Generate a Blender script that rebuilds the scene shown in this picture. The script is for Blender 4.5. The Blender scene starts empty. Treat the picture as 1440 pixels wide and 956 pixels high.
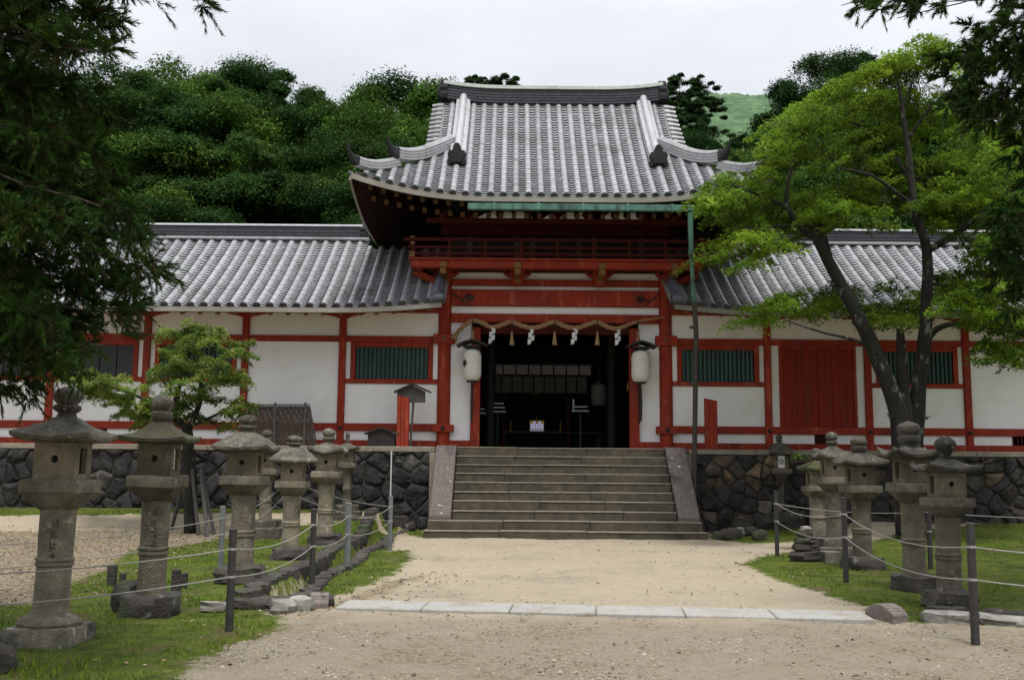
import bpy, bmesh, math, random
import numpy as np
from math import radians as R, cos, sin, tan, pi
from mathutils import Vector, Matrix, noise as mnoise

SC = bpy.context.scene
COL = SC.collection

# ------------------------------------------------------------------ camera
FPX, CAM_H, PITCH, ROLL = 1400.0, 1.6, R(7.0), R(0.5)
cam_data = bpy.data.cameras.new('camera')
cam = bpy.data.objects.new('camera', cam_data)
COL.objects.link(cam)
cam.matrix_world = Matrix.Translation((0, 0, CAM_H)) @ Matrix.Rotation(R(90) + PITCH, 4, 'X') @ Matrix.Rotation(ROLL, 4, 'Z')
cam_data.sensor_width = 36.0
cam_data.lens = 36.0 * FPX / 1440.0
cam_data.clip_start = 0.1
cam_data.clip_end = 3000
SC.camera = cam

# ------------------------------------------------------------------ sky and sun
SUN_EL, SUN_AZ = R(68), R(165)          # azimuth clockwise from +Y: high, behind the camera, a little to the right
world = bpy.data.worlds.new('World')
SC.world = world
world.use_nodes = True
wn, wl = world.node_tree.nodes, world.node_tree.links
wn.clear()
w_out = wn.new('ShaderNodeOutputWorld')
w_mix = wn.new('ShaderNodeMixShader')
w_bg1 = wn.new('ShaderNodeBackground'); w_bg1.inputs[1].default_value = 0.1
w_bg2 = wn.new('ShaderNodeBackground'); w_bg2.inputs[1].default_value = 1.0
w_sky = wn.new('ShaderNodeTexSky'); w_sky.sky_type = 'NISHITA'; w_sky.sun_disc = False
w_sky.sun_elevation = SUN_EL; w_sky.sun_rotation = SUN_AZ
wl.new(w_sky.outputs[0], w_bg1.inputs[0])
w_tc = wn.new('ShaderNodeTexCoord')
w_sep = wn.new('ShaderNodeSeparateXYZ'); wl.new(w_tc.outputs['Generated'], w_sep.inputs[0])
w_ramp = wn.new('ShaderNodeValToRGB'); wl.new(w_sep.outputs['Z'], w_ramp.inputs[0])
e = w_ramp.color_ramp.elements
e[0].position = 0.0; e[0].color = (0.44, 0.47, 0.50, 1)
e[1].position = 1.0; e[1].color = (1.75, 1.78, 1.83, 1)
k = e.new(0.30); k.color = (0.775, 0.81, 0.87, 1)
k = e.new(0.5); k.color = (1.05, 1.08, 1.13, 1)
w_map = wn.new('ShaderNodeMapping'); w_map.inputs['Scale'].default_value = (1.6, 1.6, 4.5)
wl.new(w_tc.outputs['Generated'], w_map.inputs[0])
w_noi = wn.new('ShaderNodeTexNoise'); w_noi.inputs['Scale'].default_value = 1.5; w_noi.inputs['Detail'].default_value = 5
wl.new(w_map.outputs[0], w_noi.inputs[0])
w_r2 = wn.new('ShaderNodeValToRGB'); wl.new(w_noi.outputs[0], w_r2.inputs[0])
w_r2.color_ramp.elements[0].position = 0.3; w_r2.color_ramp.elements[0].color = (0.80, 0.815, 0.845, 1)
w_r2.color_ramp.elements[1].position = 0.7; w_r2.color_ramp.elements[1].color = (1.12, 1.12, 1.10, 1)
w_mul = wn.new('ShaderNodeMix'); w_mul.data_type = 'RGBA'; w_mul.blend_type = 'MULTIPLY'; w_mul.inputs[0].default_value = 1.0
wl.new(w_ramp.outputs[0], w_mul.inputs[6]); wl.new(w_r2.outputs[0], w_mul.inputs[7])
wl.new(w_mul.outputs[2], w_bg2.inputs[0])
w_mix.inputs[0].default_value = 0.96
wl.new(w_bg1.outputs[0], w_mix.inputs[1]); wl.new(w_bg2.outputs[0], w_mix.inputs[2])
wl.new(w_mix.outputs[0], w_out.inputs[0])

sun_data = bpy.data.lights.new('sun', 'SUN')
sun_data.energy = 3.2
sun_data.angle = R(14)
sun_data.color = (1.0, 0.96, 0.90)
sun = bpy.data.objects.new('sun', sun_data)
COL.objects.link(sun)
sd = Vector((sin(SUN_AZ) * cos(SUN_EL), cos(SUN_AZ) * cos(SUN_EL), sin(SUN_EL)))
sun.rotation_euler = sd.to_track_quat('Z', 'Y').to_euler()

SC.view_settings.view_transform = 'Standard'
SC.view_settings.look = 'None'
SC.view_settings.gamma = 1
SC.view_settings.use_curve_mapping = False
SC.view_settings.exposure = 0.0
SC.render.engine = 'CYCLES'
SC.cycles.max_bounces = 8
SC.cycles.transparent_max_bounces = 8

# ------------------------------------------------------------------ photo point -> place in the world
def ray(px, py):
    x = (px - 720) / FPX; y = (478 - py) / FPX
    xr = x * cos(ROLL) - y * sin(ROLL); yr = x * sin(ROLL) + y * cos(ROLL)
    return Vector((xr, cos(PITCH) - yr * sin(PITCH), sin(PITCH) + yr * cos(PITCH)))
def P(px, py, Y):
    d = ray(px, py); return Vector((0, 0, CAM_H)) + d * (Y / d.y)
def G(px, py, z=0.0):
    d = ray(px, py); return Vector((0, 0, CAM_H)) + d * ((z - CAM_H) / d.z)

# ------------------------------------------------------------------ materials
MATS = {}
def mat(name, c1, c2=None, scale=6.0, rough=0.8, bump=0.0, bscale=30.0, tint=False, stain=None, stain_scale=1.5,
        stain_lo=0.52, stain_hi=0.68, metal=0.0, stretch=(1, 1, 1), translucent=0.0, emit=None, spec=0.5, detail=6, lichen=None, lichen_scale=9.0, lichen_lo=0.60, lichen_hi=0.66):
    m = bpy.data.materials.new(name); m.use_nodes = True
    n, l = m.node_tree.nodes, m.node_tree.links
    b = n['Principled BSDF']; out = n['Material Output']
    b.inputs['Roughness'].default_value = rough; b.inputs['Metallic'].default_value = metal
    b.inputs['Specular IOR Level'].default_value = spec
    tc = n.new('ShaderNodeTexCoord'); mp = n.new('ShaderNodeMapping'); mp.inputs['Scale'].default_value = stretch
    oi = n.new('ShaderNodeObjectInfo')
    va = n.new('ShaderNodeVectorMath'); va.operation = 'MULTIPLY_ADD'
    l.new(oi.outputs['Random'], va.inputs[0]); va.inputs[1].default_value = (37.0, 23.0, 11.0); l.new(tc.outputs['Object'], va.inputs[2])
    l.new(va.outputs[0], mp.inputs[0])
    col = None
    if c2 is not None:
        t = n.new('ShaderNodeTexNoise'); t.inputs['Scale'].default_value = scale; t.inputs['Detail'].default_value = detail
        t.inputs['Roughness'].default_value = 0.65
        l.new(mp.outputs[0], t.inputs[0])
        r = n.new('ShaderNodeValToRGB'); l.new(t.outputs[0], r.inputs[0])
        r.color_ramp.elements[0].position = 0.32; r.color_ramp.elements[0].color = (*c1, 1)
        r.color_ramp.elements[1].position = 0.68; r.color_ramp.elements[1].color = (*c2, 1)
        col = r.outputs[0]
    else:
        r = n.new('ShaderNodeRGB'); r.outputs[0].default_value = (*c1, 1); col = r.outputs[0]
    if stain is not None:
        t = n.new('ShaderNodeTexNoise'); t.inputs['Scale'].default_value = stain_scale; t.inputs['Detail'].default_value = 8
        t.inputs['Roughness'].default_value = 0.7
        l.new(mp.outputs[0], t.inputs[0])
        q = n.new('ShaderNodeMapRange'); q.inputs[1].default_value = stain_lo; q.inputs[2].default_value = stain_hi
        l.new(t.outputs[0], q.inputs[0])
        x = n.new('ShaderNodeMix'); x.data_type = 'RGBA'; l.new(q.outputs[0], x.inputs[0])
        l.new(col, x.inputs[6]); x.inputs[7].default_value = (*stain, 1); col = x.outputs[2]
    if lichen is not None:
        t = n.new('ShaderNodeTexNoise'); t.inputs['Scale'].default_value = lichen_scale; t.inputs['Detail'].default_value = 7
        t.inputs['Roughness'].default_value = 0.6
        vo = n.new('ShaderNodeVectorMath'); vo.operation = 'ADD'; vo.inputs[1].default_value = (5.3, 9.1, 2.7); l.new(mp.outputs[0], vo.inputs[0]); l.new(vo.outputs[0], t.inputs[0])
        q = n.new('ShaderNodeMapRange'); q.inputs[1].default_value = lichen_lo; q.inputs[2].default_value = lichen_hi
        l.new(t.outputs[0], q.inputs[0])
        x = n.new('ShaderNodeMix'); x.data_type = 'RGBA'; l.new(q.outputs[0], x.inputs[0])
        l.new(col, x.inputs[6]); x.inputs[7].default_value = (*lichen, 1); col = x.outputs[2]
    if tint:
        a = n.new('ShaderNodeAttribute'); a.attribute_name = 'tint'
        x = n.new('ShaderNodeMix'); x.data_type = 'RGBA'; x.blend_type = 'MULTIPLY'; x.inputs[0].default_value = 1.0
        l.new(col, x.inputs[6]); l.new(a.outputs['Color'], x.inputs[7]); col = x.outputs[2]
    l.new(col, b.inputs['Base Color'])
    if bump:
        t = n.new('ShaderNodeTexNoise'); t.inputs['Scale'].default_value = bscale; t.inputs['Detail'].default_value = 6
        l.new(mp.outputs[0], t.inputs[0])
        bp = n.new('ShaderNodeBump'); bp.inputs['Strength'].default_value = bump; bp.inputs['Distance'].default_value = 0.03
        l.new(t.outputs[0], bp.inputs['Height']); l.new(bp.outputs[0], b.inputs['Normal'])
    if emit:
        b.inputs['Emission Color'].default_value = (*emit[:3], 1); b.inputs['Emission Strength'].default_value = emit[3]
    if translucent:
        tr = n.new('ShaderNodeBsdfTranslucent'); l.new(col, tr.inputs[0])
        ms = n.new('ShaderNodeMixShader'); ms.inputs[0].default_value = translucent
        l.new(b.outputs[0], ms.inputs[1]); l.new(tr.outputs[0], ms.inputs[2]); l.new(ms.outputs[0], out.inputs[0])
    MATS[name] = m
    return m

M_RED = mat('vermilion_paint', (0.325, 0.037, 0.017), (0.225, 0.027, 0.014), 3.5, 0.78, 0.25, 40, stain=(0.17, 0.04, 0.028), stain_scale=2.6, stain_lo=0.48, stain_hi=0.74, stretch=(1, 1, 0.3), spec=0.25, lichen=(.42, .09, .05), lichen_scale=6, lichen_lo=.56, lichen_hi=.7)
M_RED_SHADED = mat('shaded_vermilion_paint', (0.075, 0.011, 0.007), (0.045, 0.008, 0.006), 3.0, 0.8, spec=0.2)  # vermilion darkened in its colour for the shade under eaves and indoors
M_DOOR = mat('door_red_paint', (0.26, 0.022, 0.012), (0.18, 0.016, 0.010), 2.5, 0.75, 0.2, 30, stretch=(4, 1, 0.3), spec=0.25, stain=(.14, .028, .02), stain_scale=1.5)
M_WHITE = mat('lime_plaster', (0.87, 0.875, 0.88), (0.80, 0.80, 0.795), 1.4, 0.9, 0.08, 25, stain=(0.66, 0.645, 0.58), stain_scale=1.1, stain_lo=0.52, stain_hi=0.85)
M_OCHRE = mat('ochre_paint', (0.22, 0.11, 0.025), (0.14, 0.065, 0.016), 5, 0.7)
M_GREENBAR = mat('green_bar_paint', (0.055, 0.125, 0.112), (0.03, 0.08, 0.072), 5, 0.7, stretch=(1, 1, 0.2))
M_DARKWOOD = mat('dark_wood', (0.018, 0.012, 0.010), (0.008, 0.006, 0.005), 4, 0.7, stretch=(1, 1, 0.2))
M_GREYWOOD = mat('weathered_grey_wood', (0.085, 0.078, 0.072), (0.05, 0.046, 0.044), 8, 0.85, 0.2, 40, stretch=(3, 3, 0.4))
M_BLACK = mat('black_iron', (0.012, 0.012, 0.013), (0.02, 0.02, 0.02), 8, 0.5)
M_TILE = mat('roof_tile_clay', (0.355, 0.36, 0.375), (0.245, 0.25, 0.262), 7.0, 0.40, 0.1, 25, tint=True, stain=(0.135, 0.14, 0.135), stain_scale=0.8, stain_lo=0.53, stain_hi=0.75, spec=0.6, lichen=(0.11, 0.125, 0.085), lichen_scale=2.6, lichen_lo=.60, lichen_hi=.74)
M_TILED = mat('dark_roof_tile_clay', (0.022, 0.023, 0.026), (0.012, 0.0125, 0.014), 5.0, 0.75, 0.1, 25, spec=0.25)
M_EAVE = mat('limewashed_eave_board', (0.30, 0.28, 0.25), (0.19, 0.175, 0.15), 3, 0.85, stretch=(0.4, 1, 1))
M_COPPER = mat('green_patina_copper', (0.11, 0.25, 0.20), (0.045, 0.125, 0.10), 5, 0.7, 0.1, 20, stain=(0.03, 0.05, 0.042), stain_scale=2.5, stretch=(1, 1, 0.4), stain_lo=.5, stain_hi=.66)
M_PIPE = mat('dark_brown_pipe_paint', (0.045, 0.035, 0.028), (0.028, 0.022, 0.018), 5, 0.5)
M_STONE = mat('lantern_granite', (0.27, 0.245, 0.19), (0.135, 0.12, 0.092), 9.0, 0.95, 0.7, 45, tint=True, stain=(0.048, 0.045, 0.037), stain_scale=3.2, stain_lo=0.47, stain_hi=0.66, lichen=(0.38, 0.37, 0.31), lichen_scale=13.0, lichen_lo=.60, lichen_hi=.64)
M_STONE2 = mat('worn_lantern_granite', (0.29, 0.25, 0.18), (0.155, 0.134, 0.098), 6.0, 0.95, 0.7, 50, tint=True, stain=(0.070, 0.064, 0.050), stain_scale=1.7, stain_lo=0.47, stain_hi=0.70, lichen=(0.36, 0.35, 0.29), lichen_scale=10.0, lichen_lo=.61, lichen_hi=.68)
M_CARVE = mat('carved_groove_stone', (.075, .067, .052), (.05, .045, .035), 8, .95)
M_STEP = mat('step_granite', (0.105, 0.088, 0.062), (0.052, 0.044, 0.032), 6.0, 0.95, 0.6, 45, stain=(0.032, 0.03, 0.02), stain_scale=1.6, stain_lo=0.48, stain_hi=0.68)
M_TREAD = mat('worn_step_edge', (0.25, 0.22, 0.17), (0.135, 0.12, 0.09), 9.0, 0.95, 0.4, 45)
M_RAMP = mat('pinkish_ramp_granite', (0.16, 0.132, 0.122), (0.095, 0.08, 0.074), 14.0, 0.95, 0.4, 50, stain=(0.05, 0.042, 0.04), stain_scale=2.0, stain_lo=0.52, stain_hi=0.7, lichen=(0.55, 0.52, 0.47), lichen_scale=5.0, lichen_lo=0.66, lichen_hi=0.69)
M_SLAB = mat('pale_granite_slab', (0.38, 0.37, 0.35), (0.28, 0.27, 0.25), 22.0, 0.9, 0.3, 60, stain=(0.23, 0.19, 0.14), stain_scale=2.6, stain_lo=0.50, stain_hi=0.72)
M_WALLST = mat('wall_stone', (1.15, 1.12, 1.1), (0.5, 0.5, 0.51), 5.0, 0.92, 1.0, 12, tint=True, stain=(0.16, 0.16, 0.15), stain_scale=2.0, stain_lo=0.44, stain_hi=0.64, lichen=(1.5, 1.5, 1.2), lichen_scale=5.0, lichen_lo=.60, lichen_hi=.74)
M_MORTAR = mat('wall_joint_earth', (0.026, 0.025, 0.024), (0.045, 0.042, 0.034), 6, 0.95)
M_COPE = mat('coping_stone', (0.30, 0.26, 0.20), (0.17, 0.15, 0.12), 4, 0.95, 0.3, 40)
M_KERB = mat('kerb_stone', (0.062, 0.052, 0.046), (0.030, 0.026, 0.023), 7, 0.95, 0.7, 30, tint=True, stain=(0.04, 0.07, 0.02), stain_scale=2.4, stain_lo=0.54, stain_hi=0.7, lichen=(.16, .15, .13), lichen_scale=6, lichen_lo=.6, lichen_hi=.7)
M_ROCK = mat('pale_rock', (0.34, 0.32, 0.29), (0.2, 0.19, 0.17), 7, 0.95, 0.5, 30, tint=True, stain=(0.09, 0.085, 0.07), stain_scale=3)
M_BARK = mat('maple_bark', (0.027, 0.023, 0.019), (0.008, 0.007, 0.0065), 6, 0.95, 1.0, 18, stain=(0.012, 0.018, 0.008), stain_scale=1.6, stain_lo=0.52, stain_hi=0.66, stretch=(1, 1, 0.5), lichen=(0.15, 0.145, 0.12), lichen_scale=5.5, lichen_lo=.585, lichen_hi=.65)
M_BARK2 = mat('brown_bark', (0.075, 0.055, 0.042), (0.03, 0.022, 0.017), 7, 0.95, 0.7, 20, stretch=(1, 1, 0.3))
M_ROPE = mat('grey_rope_fibre', (0.34, 0.33, 0.30), (0.2, 0.19, 0.175), 60, 0.9)
M_STRAW = mat('straw_rope', (0.40, 0.25, 0.13), (0.24, 0.145, 0.07), 40, 0.95, 0.6, 90)
M_PAPER = mat('white_paper', (0.82, 0.82, 0.84), (0.72, 0.72, 0.74), 8, 0.8, translucent=0.2)
M_LPAPER = mat('lantern_paper', (0.80, 0.79, 0.73), (0.70, 0.69, 0.63), 3, 0.75, stretch=(1, 1, 3), translucent=0.25)
M_POSTG = mat('grey_metal_post', (0.17, 0.185, 0.19), (0.11, 0.12, 0.125), 10, 0.5)
M_POSTD = mat('dark_metal_post', (0.04, 0.036, 0.034), (0.02, 0.018, 0.018), 12, 0.6, stain=(0.10, 0.05, 0.03), stain_scale=8, stain_lo=0.62, stain_hi=0.75)
M_GOLD = mat('brass', (0.42, 0.27, 0.07), (0.3, 0.18, 0.05), 6, 0.35, metal=0.8)
M_BAMBOO = mat('woven_brown_bamboo', (0.085, 0.06, 0.045), (0.045, 0.032, 0.025), 10, 0.8)
M_CLOTH = mat('shade_greyed_white_cloth', (0.34, 0.33, 0.34), (0.26, 0.25, 0.26), 4, 0.9)  # white cloth greyed in colour to paint in the passage shade
M_CLOTHD = mat('shade_dulled_cloth', (0.12, 0.11, 0.10), (0.08, 0.075, 0.065), 4, 0.9)  # cloth colour lowered further to carry the same interior shade
M_LIT = mat('self_glowing_white_panel', (0.5, 0.55, 0.8), emit=(0.62, 0.68, 1.0, 0.32))  # glow given to the panel so it reads bright in the dark passage
M_LEAFF = mat('forest_leaf', (0.060, 0.118, 0.026), (0.034, 0.080, 0.023), 0.35, 0.75, tint=True, translucent=0.28, spec=0.10)
M_LEAFM = mat('maple_leaf', (0.175, 0.270, 0.028), (0.080, 0.165, 0.020), 0.5, 0.65, tint=True, translucent=0.48, spec=0.15)
M_SHADEPAPER = mat('shade_greyed_paper', (.12, .12, .11), (.09, .09, .085), 4, .9)  # lantern paper darkened in colour for the shade inside the gate
M_TWIG = mat('dark_twig', (0.022, 0.018, 0.015), (0.012, 0.010, 0.009), 6, 0.95)
M_LEAFY = mat('young_maple_leaf', (0.155, 0.230, 0.045), (0.095, 0.165, 0.034), 0.9, 0.6, tint=True, translucent=0.42, spec=0.2)
M_NEEDLE = mat('conifer_needle', (0.036, 0.080, 0.012), (0.018, 0.045, 0.009), 0.9, 0.7, tint=True, translucent=0.22, spec=0.12)
M_RIDGE = mat('dark_ridge_tile', (0.060, 0.063, 0.075), (0.035, 0.037, 0.044), 6, 0.6, 0.1, 25, tint=True, spec=0.3)
M_GRASSB = mat('grass_blade', (0.140, 0.215, 0.022), (0.085, 0.150, 0.018), 0.5, 0.7, tint=True, translucent=0.3, spec=0.2)
M_SOFFIT = mat('shade_darkened_soffit', (0.032, 0.010, 0.007), (0.018, 0.007, 0.005), 3, 0.85, stretch=(1, .2, 1), spec=0.15)  # eave shade is put into this soffit and rafter colour
M_DARKPANE = mat('dark_window_pane', (0.022, 0.03, 0.030), (0.012, 0.017, 0.017), 2, 0.5)
M_PEBBLE = mat('pebble', (0.40, 0.37, 0.32), (0.25, 0.23, 0.2), 5, 0.9, tint=True)

# ------------------------------------------------------------------ mesh builder
class MB:
    def __init__(s): s.v = []; s.f = []; s.t = []; s.mi = []
    def add(s, vs, fs, tint=1.0, mi=0):
        o = len(s.v); s.v.extend([tuple(q) for q in vs])
        for f in fs: s.f.append(tuple(i + o for i in f)); s.t.append(tint); s.mi.append(mi)
    def box(s, lo, hi, M=None, tint=1.0, mi=0):
        x0, y0, z0 = lo; x1, y1, z1 = hi
        vs = [Vector(p) for p in ((x0,y0,z0),(x1,y0,z0),(x1,y1,z0),(x0,y1,z0),(x0,y0,z1),(x1,y0,z1),(x1,y1,z1),(x0,y1,z1))]
        if M is not None: vs = [M @ p for p in vs]
        s.add(vs, [(0,3,2,1),(4,5,6,7),(0,1,5,4),(1,2,6,5),(2,3,7,6),(3,0,4,7)], tint, mi)
    def rings(s, rings, closed=True, caps=True, tint=1.0, mi=0):
        n = len(rings[0]); vs = [p for r in rings for p in r]; fs = []
        for i in range(len(rings) - 1):
            for j in range(n if closed else n - 1):
                k = (j + 1) % n
                fs.append((i*n+j, i*n+k, (i+1)*n+k, (i+1)*n+j))
        if caps and closed:
            fs.append(tuple(range(n - 1, -1, -1))); fs.append(tuple(range((len(rings)-1)*n, len(rings)*n)))
        s.add(vs, fs, tint, mi)
    def lathe(s, prof, c=(0, 0, 0), n=16, tint=1.0, mi=0):
        cx, cy, cz = c
        s.rings([[Vector((cx + r*cos(2*pi*j/n), cy + r*sin(2*pi*j/n), cz + z)) for j in range(n)] for r, z in prof], tint=tint, mi=mi)
    def tube(s, pts, rad, n=8, tint=1.0, mi=0, caps=True):
        pts = [Vector(p) for p in pts]
        if not hasattr(rad, '__len__'): rad = [rad] * len(pts)
        rings = []; ref = None
        for i, p in enumerate(pts):
            d = (pts[min(i+1, len(pts)-1)] - pts[max(i-1, 0)]).normalized()
            if ref is None:
                ref = Vector((0, 0, 1)) if abs(d.z) < 0.9 else Vector((1, 0, 0))
            a = (ref - d * ref.dot(d))
            if a.length < 1e-4: a = d.orthogonal()
            a.normalize(); b = d.cross(a); ref = a
            rings.append([p + (a*cos(2*pi*j/n) + b*sin(2*pi*j/n)) * rad[i] for j in range(n)])
        s.rings(rings, caps=caps, tint=tint, mi=mi)
    def prism(s, poly, fn, tint=1.0, mi=0):
        """poly: 2-D outline; fn(u, v, k) -> point for k = 0 (front), 1 (back)"""
        n = len(poly)
        vs = [fn(u, v, 0) for u, v in poly] + [fn(u, v, 1) for u, v in poly]
        fs = [tuple(range(n)), tuple(range(2*n-1, n-1, -1))] + [(i, i+n, (i+1) % n + n, (i+1) % n) for i in range(n)]
        s.add(vs, fs, tint, mi)
    def jitter(s, a, sc=3.0, seed=0.0):
        out = []
        for p in s.v:
            q = Vector(p) * sc + Vector((seed, seed*1.7, seed*0.3))
            d = mnoise.noise_vector(q)
            out.append((p[0] + d.x*a, p[1] + d.y*a, p[2] + d.z*a))
        s.v = out
    def build(s, name, m, parent=None, org=None, smooth=False, bevel=0.0, fixn=True, at=None):
        me = bpy.data.meshes.new(name)
        vs = s.v
        if org is not None: vs = [(p[0]-org[0], p[1]-org[1], p[2]-org[2]) for p in vs]
        me.from_pydata(vs, [], s.f)
        ms = m if isinstance(m, (list, tuple)) else [m]
        for x in ms: me.materials.append(x)
        if len(ms) > 1: me.polygons.foreach_set('material_index', s.mi)
        at_ = me.attributes.new('tint', 'FLOAT_COLOR', 'FACE')
        buf = []
        for t in s.t:
            if hasattr(t, '__len__'): buf.extend((t[0], t[1], t[2], 1.0))
            else: buf.extend((t, t, t, 1.0))
        at_.data.foreach_set('color', buf)
        if fixn:
            bm = bmesh.new(); bm.from_mesh(me); bmesh.ops.recalc_face_normals(bm, faces=bm.faces); bm.to_mesh(me); bm.free()
        if smooth:
            me.polygons.foreach_set('use_smooth', [True] * len(me.polygons))
            if smooth != 'all':
                try: me.set_sharp_from_angle(angle=R(40))
                except Exception: pass
        me.update()
        o = bpy.data.objects.new(name, me); COL.objects.link(o)
        if parent is not None: o.parent = parent
        if at is not None: o.location = at
        if bevel:
            md = o.modifiers.new('bevel', 'BEVEL'); md.width = bevel; md.segments = 1; md.limit_method = 'ANGLE'
        return o

def tag(o, label=None, cat=None, group=None, kind=None):
    if label: o['label'] = label
    if cat: o['category'] = cat
    if group: o['group'] = group
    if kind: o['kind'] = kind
    return o
def empty(name, loc, label=None, cat=None, group=None, rz=0.0):
    o = bpy.data.objects.new(name, None); COL.objects.link(o)
    o.location = loc; o.rotation_euler = (0, 0, rz); o.empty_display_size = 0.2
    return tag(o, label, cat, group)
def copy_tree(o, parent=None):
    c = o.copy(); COL.objects.link(c)
    if parent is not None: c.parent = parent
    for ch in [x for x in bpy.data.objects if x.parent == o]: copy_tree(ch, c)
    return c

def np_mesh(name, verts, nper, tint, m, parent=None, at=None, smooth=False):
    """verts (N*nper,3), faces of nper consecutive vertices, tint (N,3)"""
    verts = np.ascontiguousarray(verts, dtype=np.float32); N = len(verts) // nper
    me = bpy.data.meshes.new(name)
    me.vertices.add(len(verts)); me.vertices.foreach_set('co', verts.ravel())
    me.loops.add(len(verts)); me.loops.foreach_set('vertex_index', np.arange(len(verts), dtype=np.int32))
    me.polygons.add(N); me.polygons.foreach_set('loop_start', np.arange(0, len(verts), nper, dtype=np.int32))
    me.update(calc_edges=True)
    a = me.attributes.new('tint', 'FLOAT_COLOR', 'FACE')
    c = np.ones((N, 4), np.float32); c[:, :3] = tint
    a.data.foreach_set('color', c.ravel())
    me.materials.append(m)
    o = bpy.data.objects.new(name, me); COL.objects.link(o)
    if parent is not None: o.parent = parent
    if at is not None: o.location = at
    return o
def nrm(a): return a / np.maximum(np.linalg.norm(a, axis=1, keepdims=True), 1e-9)
def leaf_verts(rng, pos, nor, size, aspect=0.6):
    nor = nrm(nor); r = rng.normal(size=pos.shape)
    u = nrm(np.cross(nor, r)); v = np.cross(nor, u)
    size = np.asarray(size).reshape(-1, 1)
    fold = nor * size * 0.18
    q = np.stack([pos - u*size, pos - v*size*aspect + fold, pos + u*size, pos + v*size*aspect + fold], axis=1)
    return q.reshape(-1, 3)
def in_poly(x, y, poly):
    x = np.asarray(x); y = np.asarray(y); c = np.zeros(x.shape, bool); n = len(poly)
    for i in range(n):
        x0, y0 = poly[i]; x1, y1 = poly[i-1]
        if y0 == y1: continue
        c ^= ((y0 > y) != (y1 > y)) & (x < (x1-x0)*(y-y0)/(y1-y0)+x0)
    return c
def poly_dist(x, y, poly):
    """signed distance, positive inside"""
    d = np.full(np.shape(x), 1e9); n = len(poly)
    for i in range(n):
        ax, ay = poly[i-1]; bx, by = poly[i]
        L2 = (bx-ax)**2 + (by-ay)**2 + 1e-12
        t = np.clip(((x-ax)*(bx-ax) + (y-ay)*(by-ay)) / L2, 0, 1)
        d = np.minimum(d, np.hypot(x-ax-t*(bx-ax), y-ay-t*(by-ay)))
    return np.where(in_poly(x, y, poly), d, -d)
def line_dist(x, y, pts):
    d = np.full(np.shape(x), 1e9)
    for (ax, ay), (bx, by) in zip(pts[:-1], pts[1:]):
        L2 = (bx-ax)**2 + (by-ay)**2 + 1e-12
        t = np.clip(((x-ax)*(bx-ax) + (y-ay)*(by-ay)) / L2, 0, 1)
        d = np.minimum(d, np.hypot(x-ax-t*(bx-ax), y-ay-t*(by-ay)))
    return d
def smooth01(x): x = np.clip(x, 0, 1); return x*x*(3-2*x)

# ================================================================== GROUND
GX = 1.08            # axis of the gate
YW = 24.8            # face of the gate columns and corridor walls
YS = 23.7            # face of the stone retaining walls
ZT = 1.95            # terrace level
DITCH_L, DITCH_R = -3.02, -2.60
def ground_h(x, y):
    x = np.asarray(x, float); y = np.asarray(y, float)
    up = smooth01((y - 19.5) / 4.3)
    left = smooth01((-2.2 - x) / 1.0); right = smooth01((x - 4.4) / 1.2)
    h = 0.46 * up * left + 0.12 * up * right
    h = h + 0.16 * right * smooth01((x - 5.5) / 3) * smooth01((y - 12) / 5)
    h = h - 0.05 * smooth01((x + 4.5) / -3) * (1 - smooth01((y - 8) / 6))
    dc = np.abs(x - 0.5 * (DITCH_L + DITCH_R))
    h = h - 0.30 * (1 - smooth01((dc - 0.10) / 0.12)) * smooth01((y - 11.2) / 0.5) * (1 - smooth01((y - 23.6) / 0.4))
    return h
def gh(x, y): return float(ground_h(x, y))
def GG(px, py):
    """photo point -> point on the uneven ground"""
    d = ray(px, py); lo, hi = 2.0, 60.0
    for _ in range(40):
        m_ = 0.5*(lo+hi); q = Vector((0, 0, CAM_H)) + d*(m_/d.y)
        if q.z > gh(q.x, q.y): lo = m_
        else: hi = m_
    return Vector((0, 0, CAM_H)) + d*(hi/d.y)
gp = lambda L: [tuple(GG(*q).xy) for q in L]
GRASS_POLYS = [
    gp([(-260, 990), (-200, 850), (60, 850), (90, 822), (150, 800), (180, 775), (330, 752), (545, 752), (560, 742), (548, 775), (430, 825), (345, 852), (395, 868), (400, 885), (330, 905), (280, 925), (235, 985)]),
    gp([(350, 856), (440, 862), (470, 838), (540, 815), (582, 785), (572, 772), (545, 775), (480, 805)]),
    gp([(-900, 738), (560, 738), (600, 757), (590, 735), (575, 716), (-900, 716)]),
    gp([(1042, 792), (1068, 783), (1100, 776), (1180, 772), (1290, 745), (1440, 733), (2200, 733), (2300, 900), (1440, 884), (1262, 872), (1215, 852), (1150, 832), (1085, 812)]),
    gp([(998, 757), (1050, 764), (1110, 762), (1180, 757), (1200, 735), (1000, 735)]),
]
LITTER = [gp([(-600, 875), (60, 850), (100, 820), (170, 795), (330, 757), (420, 748), (60, 746), (-600, 752)]),
          gp([(540, 820), (600, 808), (500, 850), (440, 860)])]
xs = np.unique(np.concatenate([np.arange(-17, 17.01, 0.095), np.linspace(-17, -60, 30), np.linspace(17, 60, 30), np.linspace(-60, -700, 20), np.linspace(60, 700, 20)]))
ys = np.unique(np.concatenate([np.arange(3, 24.6, 0.095), np.linspace(3, -40, 40), np.linspace(-40, -500, 12), np.linspace(24.6, 60, 20), np.linspace(60, 700, 20)]))
XX, YY = np.meshgrid(xs, ys)
rng = np.random.default_rng(5)
ZZ = ground_h(XX, YY) + 0.014 * np.sin(XX*2.3 + 0.7*np.sin(YY*1.7)) * np.cos(YY*1.9 + XX*0.6) + 0.007*np.sin(XX*7.1 + 2*np.sin(YY*3.3))*np.cos(YY*6.3 + 1.5*np.sin(XX*4.1)) + rng.normal(size=XX.shape) * 0.0025
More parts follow.
